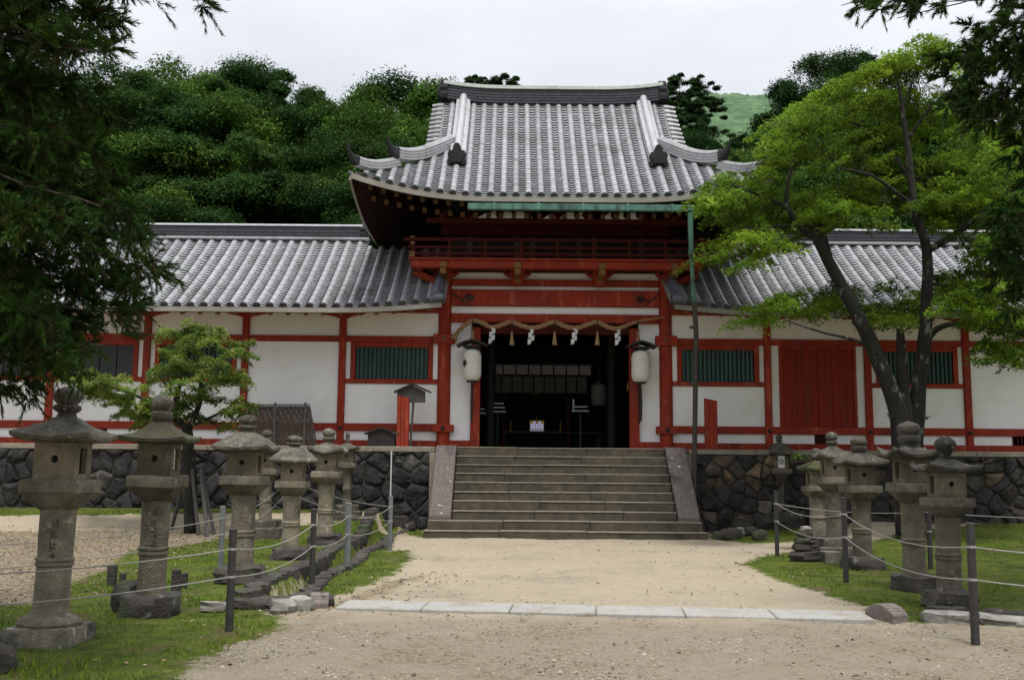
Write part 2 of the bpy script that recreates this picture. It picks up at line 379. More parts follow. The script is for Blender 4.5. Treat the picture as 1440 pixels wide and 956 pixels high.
def grass_mask(x, y):
    g = np.full(np.shape(x), -9.0)
    for p in GRASS_POLYS: g = np.maximum(g, poly_dist(x, y, p))
    return g
near = (np.abs(XX) < 20) & (YY > 0) & (YY < 26)
gm = np.full(XX.shape, -2.0); gm[near] = grass_mask(XX[near], YY[near])
lm = np.full(XX.shape, -2.0)
for p in LITTER: lm[near] = np.maximum(lm[near], poly_dist(XX[near], YY[near], p))
far = (~near) & (YY > 24)
gm[far] = 1.0
gmask = np.clip(0.5 + gm / 0.7, 0, 1); lmask = np.clip(0.5 + lm / 0.9, 0, 1)
vmask = np.clip((11.6 - YY) / 2.4, 0, 1)
me = bpy.data.meshes.new('ground')
nx, ny = len(xs), len(ys)
co = np.stack([XX, YY, ZZ], -1).reshape(-1, 3).astype(np.float32)
me.vertices.add(nx*ny); me.vertices.foreach_set('co', co.ravel())
ii = (np.arange(ny-1)[:, None]*nx + np.arange(nx-1)[None, :]).ravel()
q = np.stack([ii, ii+1, ii+nx+1, ii+nx], -1).astype(np.int32)
me.loops.add(q.size); me.loops.foreach_set('vertex_index', q.ravel())
me.polygons.add(len(q)); me.polygons.foreach_set('loop_start', np.arange(0, q.size, 4, dtype=np.int32))
me.update(calc_edges=True); me.polygons.foreach_set('use_smooth', [True]*len(q))
a = me.attributes.new('cover', 'FLOAT_COLOR', 'POINT')
cc = np.ones((nx*ny, 4), np.float32); cc[:, 0] = gmask.ravel(); cc[:, 1] = lmask.ravel(); cc[:, 2] = vmask.ravel()
a.data.foreach_set('color', cc.ravel())
ground = bpy.data.objects.new('ground', me); COL.objects.link(ground); ground['kind'] = 'structure'

def ground_material():
    m = bpy.data.materials.new('sandy_ground'); m.use_nodes = True
    n, l = m.node_tree.nodes, m.node_tree.links
    b = n['Principled BSDF']; b.inputs['Roughness'].default_value = 0.97; b.inputs['Specular IOR Level'].default_value = 0.15
    geo = n.new('ShaderNodeNewGeometry'); pos = geo.outputs['Position']
    at = n.new('ShaderNodeAttribute'); at.attribute_name = 'cover'
    sp = n.new('ShaderNodeSeparateColor'); l.new(at.outputs['Color'], sp.inputs[0])
    def noise(scale, detail=6, rough=0.6):
        t = n.new('ShaderNodeTexNoise'); t.inputs['Scale'].default_value = scale; t.inputs['Detail'].default_value = detail
        t.inputs['Roughness'].default_value = rough; l.new(pos, t.inputs[0]); return t.outputs[0]
    def ramp(src, a, b_, lo=0.3, hi=0.7):
        r = n.new('ShaderNodeValToRGB'); l.new(src, r.inputs[0])
        r.color_ramp.elements[0].position = lo; r.color_ramp.elements[0].color = (*a, 1)
        r.color_ramp.elements[1].position = hi; r.color_ramp.elements[1].color = (*b_, 1); return r.outputs[0]
    def mix(f, a, b_, mode='MIX'):
        x = n.new('ShaderNodeMix'); x.data_type = 'RGBA'; x.blend_type = mode
        if isinstance(f, float): x.inputs[0].default_value = f
        else: l.new(f, x.inputs[0])
        l.new(a, x.inputs[6]); l.new(b_, x.inputs[7]); return x.outputs[2]
    def fac(mask, nz, amp, lo=0.42, hi=0.58):
        q = n.new('ShaderNodeMath'); q.operation = 'MULTIPLY_ADD'; l.new(nz, q.inputs[0]); q.inputs[1].default_value = amp; q.inputs[2].default_value = -amp*0.5
        s = n.new('ShaderNodeMath'); s.operation = 'ADD'; l.new(q.outputs[0], s.inputs[0]); l.new(mask, s.inputs[1])
        r = n.new('ShaderNodeMapRange'); r.interpolation_type = 'SMOOTHSTEP'; r.inputs[1].default_value = lo; r.inputs[2].default_value = hi
        l.new(s.outputs[0], r.inputs[0]); return r.outputs[0]
    big = noise(0.9, 7, 0.65); mid = noise(5.5, 8, 0.7); fine = noise(55, 4, 0.7)
    sand = mix(0.5, ramp(big, (0.40, 0.34, 0.245), (0.47, 0.405, 0.30)), ramp(mid, (0.34, 0.285, 0.20), (0.50, 0.435, 0.33)))
    grav = mix(0.55, ramp(mid, (0.19, 0.16, 0.112), (0.36, 0.31, 0.235)), ramp(fine, (0.18, 0.155, 0.115), (0.43, 0.38, 0.295), 0.36, 0.60))
    sand = mix(fac(noise(0.55, 8, 0.7), mid, 0.5, 0.50, 0.66), sand, ramp(noise(14, 6, 0.75), (0.26, 0.215, 0.15), (0.42, 0.365, 0.28), 0.38, 0.62))
    grav = mix(fac(noise(0.8, 8, 0.75), mid, 0.6, 0.46, 0.60), grav, ramp(noise(18, 6, 0.8), (0.115, 0.092, 0.06), (0.34, 0.29, 0.215), 0.36, 0.58))
    base = mix(fac(sp.outputs[2], big, 1.3, 0.1, 0.8), sand, grav)
    vo = n.new('ShaderNodeTexVoronoi'); vo.inputs['Scale'].default_value = 26; l.new(pos, vo.inputs[0])
    litter = mix(0.6, ramp(mid, (0.10, 0.078, 0.05), (0.36, 0.295, 0.205)), ramp(vo.outputs['Color'], (0.09, 0.07, 0.045), (0.40, 0.33, 0.23)))
    base = mix(fac(sp.outputs[1], mid, 0.9, 0.35, 0.65), base, litter)
    grass = mix(0.5, ramp(mid, (0.022, 0.038, 0.008), (0.125, 0.170, 0.024), 0.36, 0.62), ramp(noise(1.1, 8, 0.75), (0.030, 0.048, 0.010), (0.155, 0.185, 0.030), 0.36, 0.64))
    mossy = mix(fac(noise(1.4, 7, 0.7), mid, 0.4, 0.53, 0.66), grass, ramp(fine, (0.085, 0.062, 0.034), (0.16, 0.12, 0.07)))
    base = mix(fac(sp.outputs[0], noise(3.2, 8, 0.75), 1.15, 0.40, 0.60), base, mossy)
    l.new(base, b.inputs['Base Color'])
    h = n.new('ShaderNodeMath'); h.operation = 'ADD'; l.new(mid, h.inputs[0]); l.new(noise(38, 5, 0.75), h.inputs[1])
    bp = n.new('ShaderNodeBump'); bp.inputs['Strength'].default_value = 0.8; bp.inputs['Distance'].default_value = 0.045
    l.new(h.outputs[0], bp.inputs['Height']); l.new(bp.outputs[0], b.inputs['Normal'])
    return m
me.materials.append(ground_material())

# terrace behind the retaining walls and the hillside beyond it
mb = MB(); mb.box((-40, YS + 0.35, 0.0), (-1.80, 44, ZT - 0.02)); mb.box((4.2, YS + 0.35, 0.0), (44, 44, ZT - 0.02)); mb.box((-1.80, YS + 0.05, 0.0), (4.2, 44, ZT - 0.02))
tag(mb.build('terrace', mat('terrace_earth', (0.20, 0.17, 0.13), (0.12, 0.10, 0.075), 5, 0.95)), kind='structure')
def hill_h(x, y):
    return 1.0 + 0.40 * np.maximum(0, y - 32) + 1.6*np.sin(x*0.07 + 1)*smooth01((y-36)/20) + 0.8*np.sin(x*0.21)*np.sin(y*0.17)*smooth01((y-36)/10)
def sheet(name, xs, ys, fz, m, noise_amp=0.0):
    XX, YY = np.meshgrid(xs, ys); ZZ = fz(XX, YY)
    nx, ny = len(xs), len(ys)
    mb = MB(); mb.v = [tuple(p) for p in np.stack([XX, YY, ZZ], -1).reshape(-1, 3)]
    for j in range(ny-1):
        for i in range(nx-1):
            mb.f.append((j*nx+i, j*nx+i+1, (j+1)*nx+i+1, (j+1)*nx+i)); mb.t.append(1.0); mb.mi.append(0)
    return mb.build(name, m, smooth='all')
M_FOREST = mat('forest_floor', (0.018, 0.028, 0.010), (0.035, 0.045, 0.016), 0.8, 0.95)
tag(sheet('hillside', np.linspace(-75, 75, 60), np.linspace(33, 74, 24), lambda x, y: hill_h(x, y), M_FOREST), kind='structure')
M_HILL = mat('hill_grass', (0.105, 0.185, 0.080), (0.050, 0.105, 0.046), 0.16, 0.95, stretch=(1, 1, 2.6), bump=1.0, bscale=0.35, stain=(0.035, 0.080, 0.034), stain_scale=0.30, stain_lo=.46, stain_hi=.58, detail=12)
def far_hill(x, y):
    z = 101*np.exp(-((x-62)/170)**2) * smooth01((y-110)/150)
    return z + 0.9*np.sin(x*0.31+np.sin(y*0.23)*2)*np.sin(y*0.27) + 0.5*np.sin(x*0.9)*np.sin(y*0.8+x*.3) + 0.4*np.sin(x*2.3+1.3*np.sin(y*1.1))*np.sin(y*1.7+x*.9) - 3
tag(sheet('grass_hill', np.concatenate([np.linspace(-260, 20, 30), np.linspace(22, 110, 120), np.linspace(113, 330, 24)]), np.linspace(100, 300, 110), far_hill, M_HILL), kind='structure')

# ================================================================== STONE RETAINING WALLS
def clip_poly(poly, nx_, ny_, d):
    out = []
    for i in range(len(poly)):
        a = poly[i-1]; b = poly[i]
        da = a[0]*nx_ + a[1]*ny_ - d; db = b[0]*nx_ + b[1]*ny_ - d
        if (da <= 0) != (db <= 0):
            t = da / (da - db); out.append((a[0]+(b[0]-a[0])*t, a[1]+(b[1]-a[1])*t))
        if db <= 0: out.append(b)
    return out
def stone_cells(w, h, sx, sz, rng, gap=0.014):
    pts = []
    z = sz*0.35; row = 0
    while z < h + sz:
        x = (row % 2)*sx*0.5
        while x < w + sx:
            pts.append((x + rng.uniform(-.5, .5)*sx, z + rng.uniform(-.5, .5)*sz)); x += sx*rng.choice((0.5, 0.7, 1.0, 1.2, 1.5))
        z += sz*rng.uniform(0.8, 1.15); row += 1
    cells = []
    for i, p in enumerate(pts):
        poly = [(0, 0), (w, 0), (w, h), (0, h)]
        for j, q_ in enumerate(pts):
            if i == j or abs(q_[0]-p[0]) > 3*sx or abs(q_[1]-p[1]) > 3*sz: continue
            dx, dz = q_[0]-p[0], q_[1]-p[1]; L = math.hypot(dx, dz)
            if L < 1e-6: continue
            dx /= L; dz /= L
            poly = clip_poly(poly, dx, dz, dx*(p[0]+q_[0])/2 + dz*(p[1]+q_[1])/2 - gap)
            if len(poly) < 3: break
        if len(poly) >= 3: cells.append(poly)
    return cells
def stone_wall(name, x0, x1, z0, colour, label, seed):
    rng = random.Random(seed)
    root = empty(name, ((x0+x1)/2, YS, 0), label, 'stone wall')
    org = root.location
    h = ZT - 0.13 - z0
    mb = MB()
    for poly in stone_cells(x1-x0, h, 0.46 if x0 < 0 else 0.40, 0.36 if x0 < 0 else 0.30, rng, 0.006):
        cx = sum(p[0] for p in poly)/len(poly); cz = sum(p[1] for p in poly)/len(poly)
        # round the corners by cutting them
        poly = [q for i in range(len(poly)) for q in (poly[i], ((poly[i][0]+poly[(i+1) % len(poly)][0])/2 + rng.uniform(-.022, .022), (poly[i][1]+poly[(i+1) % len(poly)][1])/2 + rng.uniform(-.022, .022)))]
        r = []
        for i in range(len(poly)):
            a, b, c = poly[i-1], poly[i], poly[(i+1) % len(poly)]
            for t in (0.30, 0.70): r.append((a[0]+(b[0]-a[0])*t, a[1]+(b[1]-a[1])*t))
            r.append((b[0]*0.80 + (a[0]+c[0])*0.10, b[1]*0.80 + (a[1]+c[1])*0.10))
        dep = rng.uniform(0.02, 0.085); tx, tz = rng.uniform(-.10, .10), rng.uniform(-.10, .10)
        def ring(k, y):
            return [Vector((x0+cx+(p[0]-cx)*k, YS+0.06-y+(p[0]-cx)*tx*(y > 0.01)+(p[1]-cz)*tz*(y > 0.01)+rng.uniform(-.012, .012)*(y > 0.01), z0+cz+(p[1]-cz)*k)) for p in r]
        mb.rings([ring(1, 0.044), ring(0.95, 0.060), ring(0.80, 0.062+dep*0.8), ring(0.45, 0.062+dep)], tint=colour(x0+cx, z0+cz, rng))
    mb.jitter(.010, 9.0, seed); mb.build('masonry', M_WALLST, root, org, smooth=True)
    mb = MB(); mb.box((x0, YS+0.014, z0-0.3), (x1, YS+0.36, ZT-0.13)); mb.build('backing', M_MORTAR, root, org)
    mb = MB(); x = x0
    while x < x1 - 0.01:
        x2 = min(x1, x + rng.uniform(1.2, 2.2))
        mb.box((x+0.004, YS-0.03+rng.uniform(-.012, .012), ZT-0.125), (x2-0.004, YS+0.45, ZT+rng.uniform(-.008, .004))); x = x2
    mb.build('coping', M_COPE, root, org, bevel=0.012)
    return root
def col_left(x, z, r):
    k = r.uniform(0.75, 1.35)
    if r.random() < 0.12: return (0.085*k, 0.08*k, 0.072*k)
    return (0.035*k, 0.034*k, 0.034*k)
def col_right(x, z, r):
    k = r.uniform(0.75, 1.3); near = max(0, min(1, (8.0 - x)/3.0)); tan_ = r.random() < 0.62*near*(0.35+0.65*(z > 0.9)) + 0.05
    if tan_: return r.choice([(0.19*k, 0.14*k, 0.09*k), (0.15*k, 0.105*k, 0.075*k), (0.16*k, 0.14*k, 0.11*k)])
    return r.choice([(0.05*k, 0.045*k, 0.042*k), (0.075*k, 0.060*k, 0.050*k), (0.06*k, 0.052*k, 0.047*k), (0.042*k, 0.041*k, 0.042*k)])
stone_wall('stone_wall', -16.5, -1.80, 0.02, col_left, 'dark slate grey retaining wall of fitted rubble left of the staircase', 3)
stone_wall('stone_wall', 4.2, 16.5, -0.08, col_right, 'brown and tan rubble retaining wall right of the staircase', 8)

# ================================================================== STAIRCASE
SX = 1.17
st = empty('stone_staircase', (SX, 21.4, 0), 'wide flight of worn grey stone steps leading up to the red gate', 'staircase')
rng_ = random.Random(4)
ZS = [0.16 + i*(ZT-0.16)/9.0 for i in range(10)]
for i in range(10):
    y0 = 21.42 + i*0.245
    hw = 3.02 if i == 0 else (2.95 if i == 1 else 2.44)
    mb = MB(); x = SX - hw; zb = -0.1 if i == 0 else ZS[i-1] - 0.01
    cuts = sorted([SX - hw + 2*hw*c for c in ([rng_.uniform(.22, .42), rng_.uniform(.55, .8)])]) + [SX + hw]
    for c in cuts:
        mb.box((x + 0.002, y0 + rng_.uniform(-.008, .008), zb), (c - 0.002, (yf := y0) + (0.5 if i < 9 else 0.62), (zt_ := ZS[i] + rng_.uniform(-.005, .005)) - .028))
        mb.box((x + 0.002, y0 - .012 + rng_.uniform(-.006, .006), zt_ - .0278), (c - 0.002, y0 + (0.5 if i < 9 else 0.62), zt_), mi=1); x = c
    bm_ = bmesh.new()
    o = mb.build('step', [M_STEP, M_TREAD], st, st.location, bevel=0.014)
for s in (-1, 1):
    mb = MB()
    xo = SX + s*2.93; xi = SX + s*2.46
    za, zb = ZS[1], ZT + 0.03
    prof = [(21.80, za - 0.02), (21.80, za + 0.10), (23.55, zb), (24.0, zb), (24.0, za - 0.02)]
    mb.prism(prof, lambda u, v, k: Vector((xi if k == 0 else xo, u, v)))
    mb.build('ramp_slab', M_RAMP, st, st.location, bevel=0.02)
    mb = MB()
    mb.box((min(xo, xo+s*0.16), 23.62, 0), (max(xo, xo+s*0.16), 24.1, ZT-0.14)); mb.build('corner_post', M_COPE, st, st.location, bevel=0.01)

# ================================================================== SLABS, KERBS AND EDGE STONES
A, B = Vector((-1.89, 11.02)), Vector((3.76, 10.50))
names = ['leftmost pale granite slab of the row across the path', 'second pale granite slab from the left in the row across the path', 'third pale granite slab from the left in the row across the path',
         'third pale granite slab from the right in the row across the path', 'second pale granite slab from the right in the row across the path', 'rightmost pale granite slab of the row across the path']
cut = [0, 0.165, 0.333, 0.495, 0.66, 0.825, 1.0]
dirv = (B-A).normalized(); nv = Vector((-dirv.y, dirv.x))
for i in range(6):
    a = A.lerp(B, cut[i]) + dirv*0.006; b = A.lerp(B, cut[i+1]) - dirv*0.006
    mb = MB(); w = 0.60
    mb.prism([(a.x, a.y), (b.x, b.y), ((b+nv*w).x, (b+nv*w).y), ((a+nv*w).x, (a+nv*w).y)], lambda u, v, k: Vector((u, v, 0.035 - 0.15*k)))
    c = (a+b)/2
    tag(mb.build('stone_slab', M_SLAB, None, Vector((c.x, c.y, 0)), bevel=0.012, at=(c.x, c.y, 0)), names[i], 'stone slab', 'pale slabs laid across the path')
def arc_stone(x, y, label, rz):
    mb = MB(); n = 10
    prof = [(-0.22, 0.0)] + [(-0.22 + 0.44*i/n, 0.05 + 0.14*sin(pi*(0.12 + 0.76*i/n))) for i in range(n+1)] + [(0.22, 0.0)]
    mb.prism(prof, lambda u, v, k: Vector((-0.10 + 0.20*k, u, v - 0.03)))
    for dy in (-0.165, -0.125):
        z = 0.05 + 0.14*sin(pi*(0.12 + 0.76*(dy+0.22)/0.44))
        mb.box((-0.104, dy-0.010, z-0.06), (0.104, dy+0.010, z-0.02))
    o = mb.build('arched_kerb_stone', M_KERB2, None, at=(x, y, 0), bevel=0.012)
    o.rotation_euler = (0, 0, rz)
    tag(o, label, 'kerb stone', 'arched kerb stones at the ends of the slab row')
M_KERB2 = mat('carved_kerb_granite', (0.22, 0.185, 0.165), (0.12, 0.10, 0.09), 9, 0.95, 0.5, 40)
arc_stone(-2.10, 11.28, 'arched carved kerb stone at the left end of the pale slab row', 0.15)
arc_stone(3.97, 10.76, 'arched carved kerb stone at the right end of the pale slab row', 0.35)

def rock_mesh(rng, sx, sy, sz, seed, rough=0.22, flat=0.0, n=10, m=7, square=0.45):
    mb = MB(); rings = []
    for i in range(m+1):
        th = pi*i/m; ring = []
        for j in range(n):
            ph = 2*pi*j/n
            p = Vector((sin(th)*cos(ph), sin(th)*sin(ph), cos(th)))
            k = max(abs(p.x), abs(p.y), abs(p.z)); p = p.lerp(p/k, square)
            d = 1 + rough*mnoise.noise(p*1.6 + Vector((seed, seed*2.1, 0)))*1.6 + 0.06*mnoise.noise(p*5 + Vector((seed, 0, 3)))
            ring.append(Vector((p.x*d*sx, p.y*d*sy, max(p.z*d, -0.75)*sz)))
        rings.append(ring)
    mb.rings(rings, caps=False, tint=rng.uniform(0.75, 1.3))
    return mb
rk = random.Random(12)
def stone_thing(name, x, y, sx, sy, sz, m, label, cat, group=None, rz=None, sink=0.3, square=0.45, rough=0.22):
    mb = rock_mesh(rk, sx, sy, sz, rk.uniform(0, 60), square=square, rough=rough)
    o = mb.build(name, m, None, smooth=True, at=(x, y, gh(x, y) + sz*(1-sink)))
    o.rotation_euler = (rk.uniform(-.06, .06), rk.uniform(-.06, .06), rk.uniform(-.25, .25) if rz is None else rz)
    return tag(o, label, cat, group)
y = 11.9
while y < 23.5:
    L = rk.uniform(0.35, 0.7)
    mb = rock_mesh(rk, 0.125, L*0.5, 0.15, rk.uniform(0, 60), square=0.85, rough=0.10)
    x = DITCH_L - 0.10 + 0.05*sin(y*1.3)
    zt = gh(x-0.6, y+L/2)
    o = mb.build('kerb_stone', M_KERB, None, smooth=True, at=(x, y+L/2, zt - 0.06))
    o.rotation_euler = (0, rk.uniform(-.05, .05), rk.uniform(-.05, .05))
    tag(o, 'dark squared kerb stone in the high row lining the drain nearest the left lanterns', 'kerb stone', 'high kerb row of the left drain'); y += L + 0.02
y = 11.7
while y < 23.3:
    L = rk.uniform(0.25, 0.55)
    mb = rock_mesh(rk, 0.11, L*0.5, 0.08, rk.uniform(0, 60), square=0.7, rough=0.2)
    x = DITCH_R + 0.12 + 0.06*sin(y*1.7)
    o = mb.build('kerb_stone', M_KERB, None, smooth=True, at=(x, y+L/2, gh(x+0.5, y) - 0.015))
    tag(o, 'low flat kerb stone in the row between the drain and the sandy path', 'kerb stone', 'low kerb row of the left drain'); y += L + 0.03
for i, (px, py, w, col) in enumerate([(350, 855, .33, M_KERB), (392, 851, .40, M_KERB), (398, 861, .14, M_ROCK), (422, 858, .16, M_ROCK), (455, 853, .12, M_KERB)]):
    p = G(px, py)
    stone_thing('edge_stone', p.x, p.y, w, 0.13 if w < .3 else 0.09, 0.09 if w < .3 else 0.06, col, ['long dark flat stone closing the near end of the drain beside the dark post', 'long brown flat stone behind the pale stones at the drain end', 'small pale boulder between drain end and arched kerb',
                'rounded pale boulder just left of the arched kerb stone', 'small dark stone touching the left arched kerb stone'][i], 'stone')
p = G(300, 858); stone_thing('loose_stone', p.x, p.y, .15, .10, .06, M_ROCK, 'pale angular stone lying in the grass right of the mossy lantern', 'stone')
p = G(0, 942); stone_thing('loose_stone', p.x-0.1, p.y, .2, .16, .12, M_KERB, 'dark stone cut off by the bottom left corner', 'stone')
x = 4.28
k_ = 0
while x < 9.0:
    L = rk.uniform(0.35, 0.75); yy = 10.62 - (x-4.2)*0.42
    stone_thing('edge_stone', x+L/2, yy, L*0.5, 0.15, 0.06, M_ROCK, 'pale flat edging stone in the row below the right hand lawn', 'edging stone', 'pale edging stones of the right lawn', rz=-0.4, square=0.6, sink=0.2)
    stone_thing('edge_stone', x+L/2+0.15, yy+0.32, L*0.45, 0.10, 0.07, M_KERB, 'dark edging stone in the row against the moss of the right lawn', 'edging stone', 'dark edging stones of the right lawn', rz=-0.4, square=0.6, sink=0.3)
    x += L + 0.03
# rubble by the stairs, right
tags_ = ['white angular stone in the rubble right of the steps', 'reddish round stone beside the white one in the rubble right of the steps', 'dark boulder at the foot of the wall nearest the steps', 'grey boulder high in the rubble against the wall',
         'brown flat stone in front of the rubble', 'low dark stone at the left end of the rubble', 'dark stone beside the pedestal of the lantern with the notice', 'long grey stone lying across the rubble', 'small grey stone behind the white one', 'large dark boulder leaning on the wall behind the rubble']
for (px, py, s, m_), t in zip([(1036, 748, .17, M_ROCK), (1056, 746, .15, M_KERB), (1002, 727, .22, M_KERB), (1016, 722, .25, M_KERB), (1030, 752, .2, M_KERB), (1012, 752, .14, M_KERB), (1068, 752, .16, M_KERB), (1046, 738, .25, M_KERB), (1034, 735, .16, M_ROCK), (1050, 722, .32, M_KERB)], tags_):
    p = GG(px, py + 6)
    if p.y > 23.4: p.y = 23.35
    o = stone_thing('rubble_stone', p.x, p.y, s, s*0.8, s*0.7, m_, t, 'stone', 'rubble right of the staircase')
for px, py, s, t in [(585, 720, .18, 'dark stone in the corner between left wall and steps'), (594, 728, .14, 'small grey stone at the foot of the left ramp')]:
    p = GG(px, py+6); p.y = min(p.y, 23.3)
    stone_thing('rubble_stone', p.x, p.y, s, s*.8, s*.8, M_KERB, t, 'stone')

# ================================================================== ROOF TOOLS
def tile_roof(mb, f, a0, a1, ncol, ulim, slope_len, rng, r=0.075, du=0.147, pans=True, caps=True, dark=None):
    """f(a, u) -> point on the roof; tubes at the column lines, stepped concave pans between them. ulim(a) -> (u0, u1)"""
    sp = (a1 - a0) / ncol; U = du / slope_len
    def frame(a, u):
        p = f(a, u); s = (f(a + 0.02, u) - f(a - 0.02, u)).normalized(); t = (f(a, u + 0.01) - f(a, u - 0.01)).normalized()
        n = s.cross(t)
        if n.z < 0: n = -n
        return p, s, t, n.normalized()
    for i in range(ncol + 1):
        a = a0 + i*sp; lo, hi = ulim(a)
        if hi - lo < 0.02: continue
        seg = max(2, int((hi-lo)*slope_len/0.31)); base = rng.uniform(0.80, 1.02)
        for k in range(seg):
            u0 = lo + (hi-lo)*k/seg; u1 = lo + (hi-lo)*(k+1)/seg
            rings = []
            for u, rr, lift in ((u0 + 0.0005, r*1.0, 0.002), (u1 + 0.002, r*0.985, 0.0)):
                p, s, t, n = frame(a, u)
                rings.append([p + n*lift + s*(rr*cos(pi*j/6)) + n*(rr*sin(pi*j/6)*1.02 + 0.005) for j in range(7)])
            v = base*rng.uniform(0.95, 1.05)
            if dark: v *= dark(a, u0, rng)
            mb.rings(rings, closed=False, tint=(v, v, v*1.01))
            p, s, t, n = frame(a, u0)
            mb.add([p + n*0.005 + s*(r*1.03*cos(pi*j/6)) + n*(r*1.04*sin(pi*j/6) + 0.004) for j in range(7)], [tuple(range(7))], v)
        if caps:
            p, s, t, n = frame(a, lo)
            q = p - t*0.03
            ring = lambda off, rr: [q - t*off + n*0.035 + s*(rr*cos(2*pi*j/12)) + n*(rr*sin(2*pi*j/12)) for j in range(12)]
            mb.rings([ring(-0.05, r*1.1), ring(0, r*1.1)], tint=0.16); mb.rings([ring(0.0, r*0.8), ring(0.012, r*0.75)], tint=0.12)
    if not pans: return
    hw = sp/2 - r*0.93
    for i in range(ncol):
        ac = a0 + (i+0.5)*sp
        lo, hi = ulim(ac)
        u = lo
        while u < hi - 0.3*U:
            u2 = min(u + U, hi)
            top = []; bot = []; up = []
            p, s, t, n = frame(ac, u); p2, s2, t2, n2 = frame(ac, u2)
            jx = rng.uniform(-.004, .004)
            for q in (-1, -0.4, 0.4, 1):
                sag = -0.028*(1 - q*q)
                top.append(p - t*0.03 + s*(q*hw+jx) + n*(sag + 0.053)); bot.append(p - t*0.03 + s*(q*hw+jx) + n*(sag + 0.037))
                up.append(p2 + s2*(q*hw+jx) + n2*(sag + 0.004))
            v = 1.12*rng.uniform(0.90, 1.1) * (1.18 if rng.random() < 0.1 else 1)
            if dark: v *= dark(ac, u, rng)
            mb.add(top + bot + up, [(4+j, 5+j, 1+j, j) for j in range(3)] + [(j, j+1, 9+j, 8+j) for j in range(3)], (v, v, v*1.01))
            u += U
def sweep(mb, pts, prof, closed=True, tint=1.0, side=None):
    """prof: (sideways, upwards) outline swept along pts, upright"""
    pts = [Vector(p) for p in pts]; rings = []
    for i, p in enumerate(pts):
        d = pts[min(i+1, len(pts)-1)] - pts[max(0, i-1)]
        h = Vector((d.x, d.y, 0)).normalized(); s = Vector((h.y, -h.x, 0)); up = s.cross(d.normalized())
        if up.z < 0: up = -up
        rings.append([p + s*a + up*b for a, b in prof])
    mb.rings(rings, tint=tint)
def ridge_prof(w, h, n):
    """stacked flat ridge tiles under a round cap"""
    R_ = []; step = (h - w*0.42)/n
    for i in range(n):
        ww = w*(0.5 - 0.04*i/n)
        R_ += [(ww, i*step), (ww, i*step + step*0.62), (ww*0.90, i*step + step*0.66), (ww*0.90, (i+1)*step)]
    cap = [(w*0.46, h - w*0.40), (w*0.46, h - w*0.32), (w*0.27, h - w*0.27)] + [(w*0.24*cos(pi*j/8), h - w*0.24 + w*0.24*sin(pi*j/8)) for j in range(9)] + [(-w*0.27, h - w*0.27), (-w*0.46, h - w*0.32), (-w*0.46, h - w*0.40)]
    return R_ + cap + [(-a, b) for a, b in reversed(R_)]
def demon_tile(name, M, parent, org, s=1.0):
    """dark ornamental end tile, facing local -Y"""
    out = [(-.19, 0), (.19, 0), (.20, .10), (.17, .16), (.20, .24), (.17, .31), (.09, .33), (.085, .40), (.05, .47), (0, .49), (-.05, .47), (-.085, .40), (-.09, .33), (-.17, .31), (-.20, .24), (-.17, .16), (-.20, .10)]
    mb = MB(); mb.prism([(a*s, b*s) for a, b in out], lambda u, v, k: M @ Vector((u, -0.07*s + 0.17*s*k, v)))
    mb.prism([(a*s*0.62, (b*0.55+0.04)*s) for a, b in out], lambda u, v, k: M @ Vector((u, -0.13*s + 0.08*s*k, v)))
    mb.lathe([(0.0, 0), (.055*s, .01*s), (.06*s, .05*s), (.03*s, .085*s), (0.0, .09*s)], (0, 0, 0), 10) if False else None
    return mb.build(name, M_TILED, parent, org, bevel=0.012*s)
def horn_tip(mb, p, d, w, h, curl):
    """upswept end of a corner ridge"""
    d = Vector(d).normalized(); pts = []; prof = []
    s = Vector((d.y, -d.x, 0)).normalized()
    rings = []
    for i in range(6):
        t = i/5
        c = Vector(p) + d*(curl*(t - 0.35*t*t)) + Vector((0, 0, curl*0.95*t**1.8))
        ww = w*(1-0.72*t); hh = h*(1-0.70*t)
        rings.append([c + s*a*ww + Vector((0, 0, b*hh)) for a, b in ((.5, 0), (.5, .75), (.25, 1), (-.25, 1), (-.5, .75), (-.5, 0))])
    mb.rings(rings, tint=0.35)
def wbox(mb, x0, x1, z0, z1, yf, depth, **k): mb.box((x0, yf, z0), (x1, yf+depth, z1), **k)

# ================================================================== GATE
gate = empty('shrine_gate', (GX, YW, ZT), 'two storey vermilion shrine gate with white plaster and sweeping grey tiled roof', 'gate')
GO = gate.location
HC = 2.77            # half distance of the columns
rg = random.Random(21)
def part(mb, name, m, bevel=0.0, smooth=False, parent=None): return mb.build(name, m, parent or gate, GO, smooth=smooth, bevel=bevel)
# columns with their bands
for s in (-1, 1):
    x = GX + s*HC
    mb = MB(); mb.lathe([(0.165, 0), (0.168, 1.2), (0.16, 3.6), (0.155, 4.6)], (x, YW, ZT), 20)
    c = part(mb, 'column', M_RED, smooth=True)
    for z0, z1 in ((2.33, 2.51), (4.52, 4.76)):
        mb = MB(); mb.box((x-0.27, YW-0.205, z0), (x+0.27, YW-0.02, z1)); b = mb.build('column_band', M_RED, c, GO, bevel=0.012)
        mb = MB(); mb.tube([(x, YW-0.20, (z0+z1)/2), (x, YW-0.225, (z0+z1)/2), (x, YW-0.25, (z0+z1)/2)], [0.055, 0.05, 0.02], 10)
        mb.build('rivet', M_BLACK if z0 < 3 else M_OCHRE, c, GO, smooth=True)
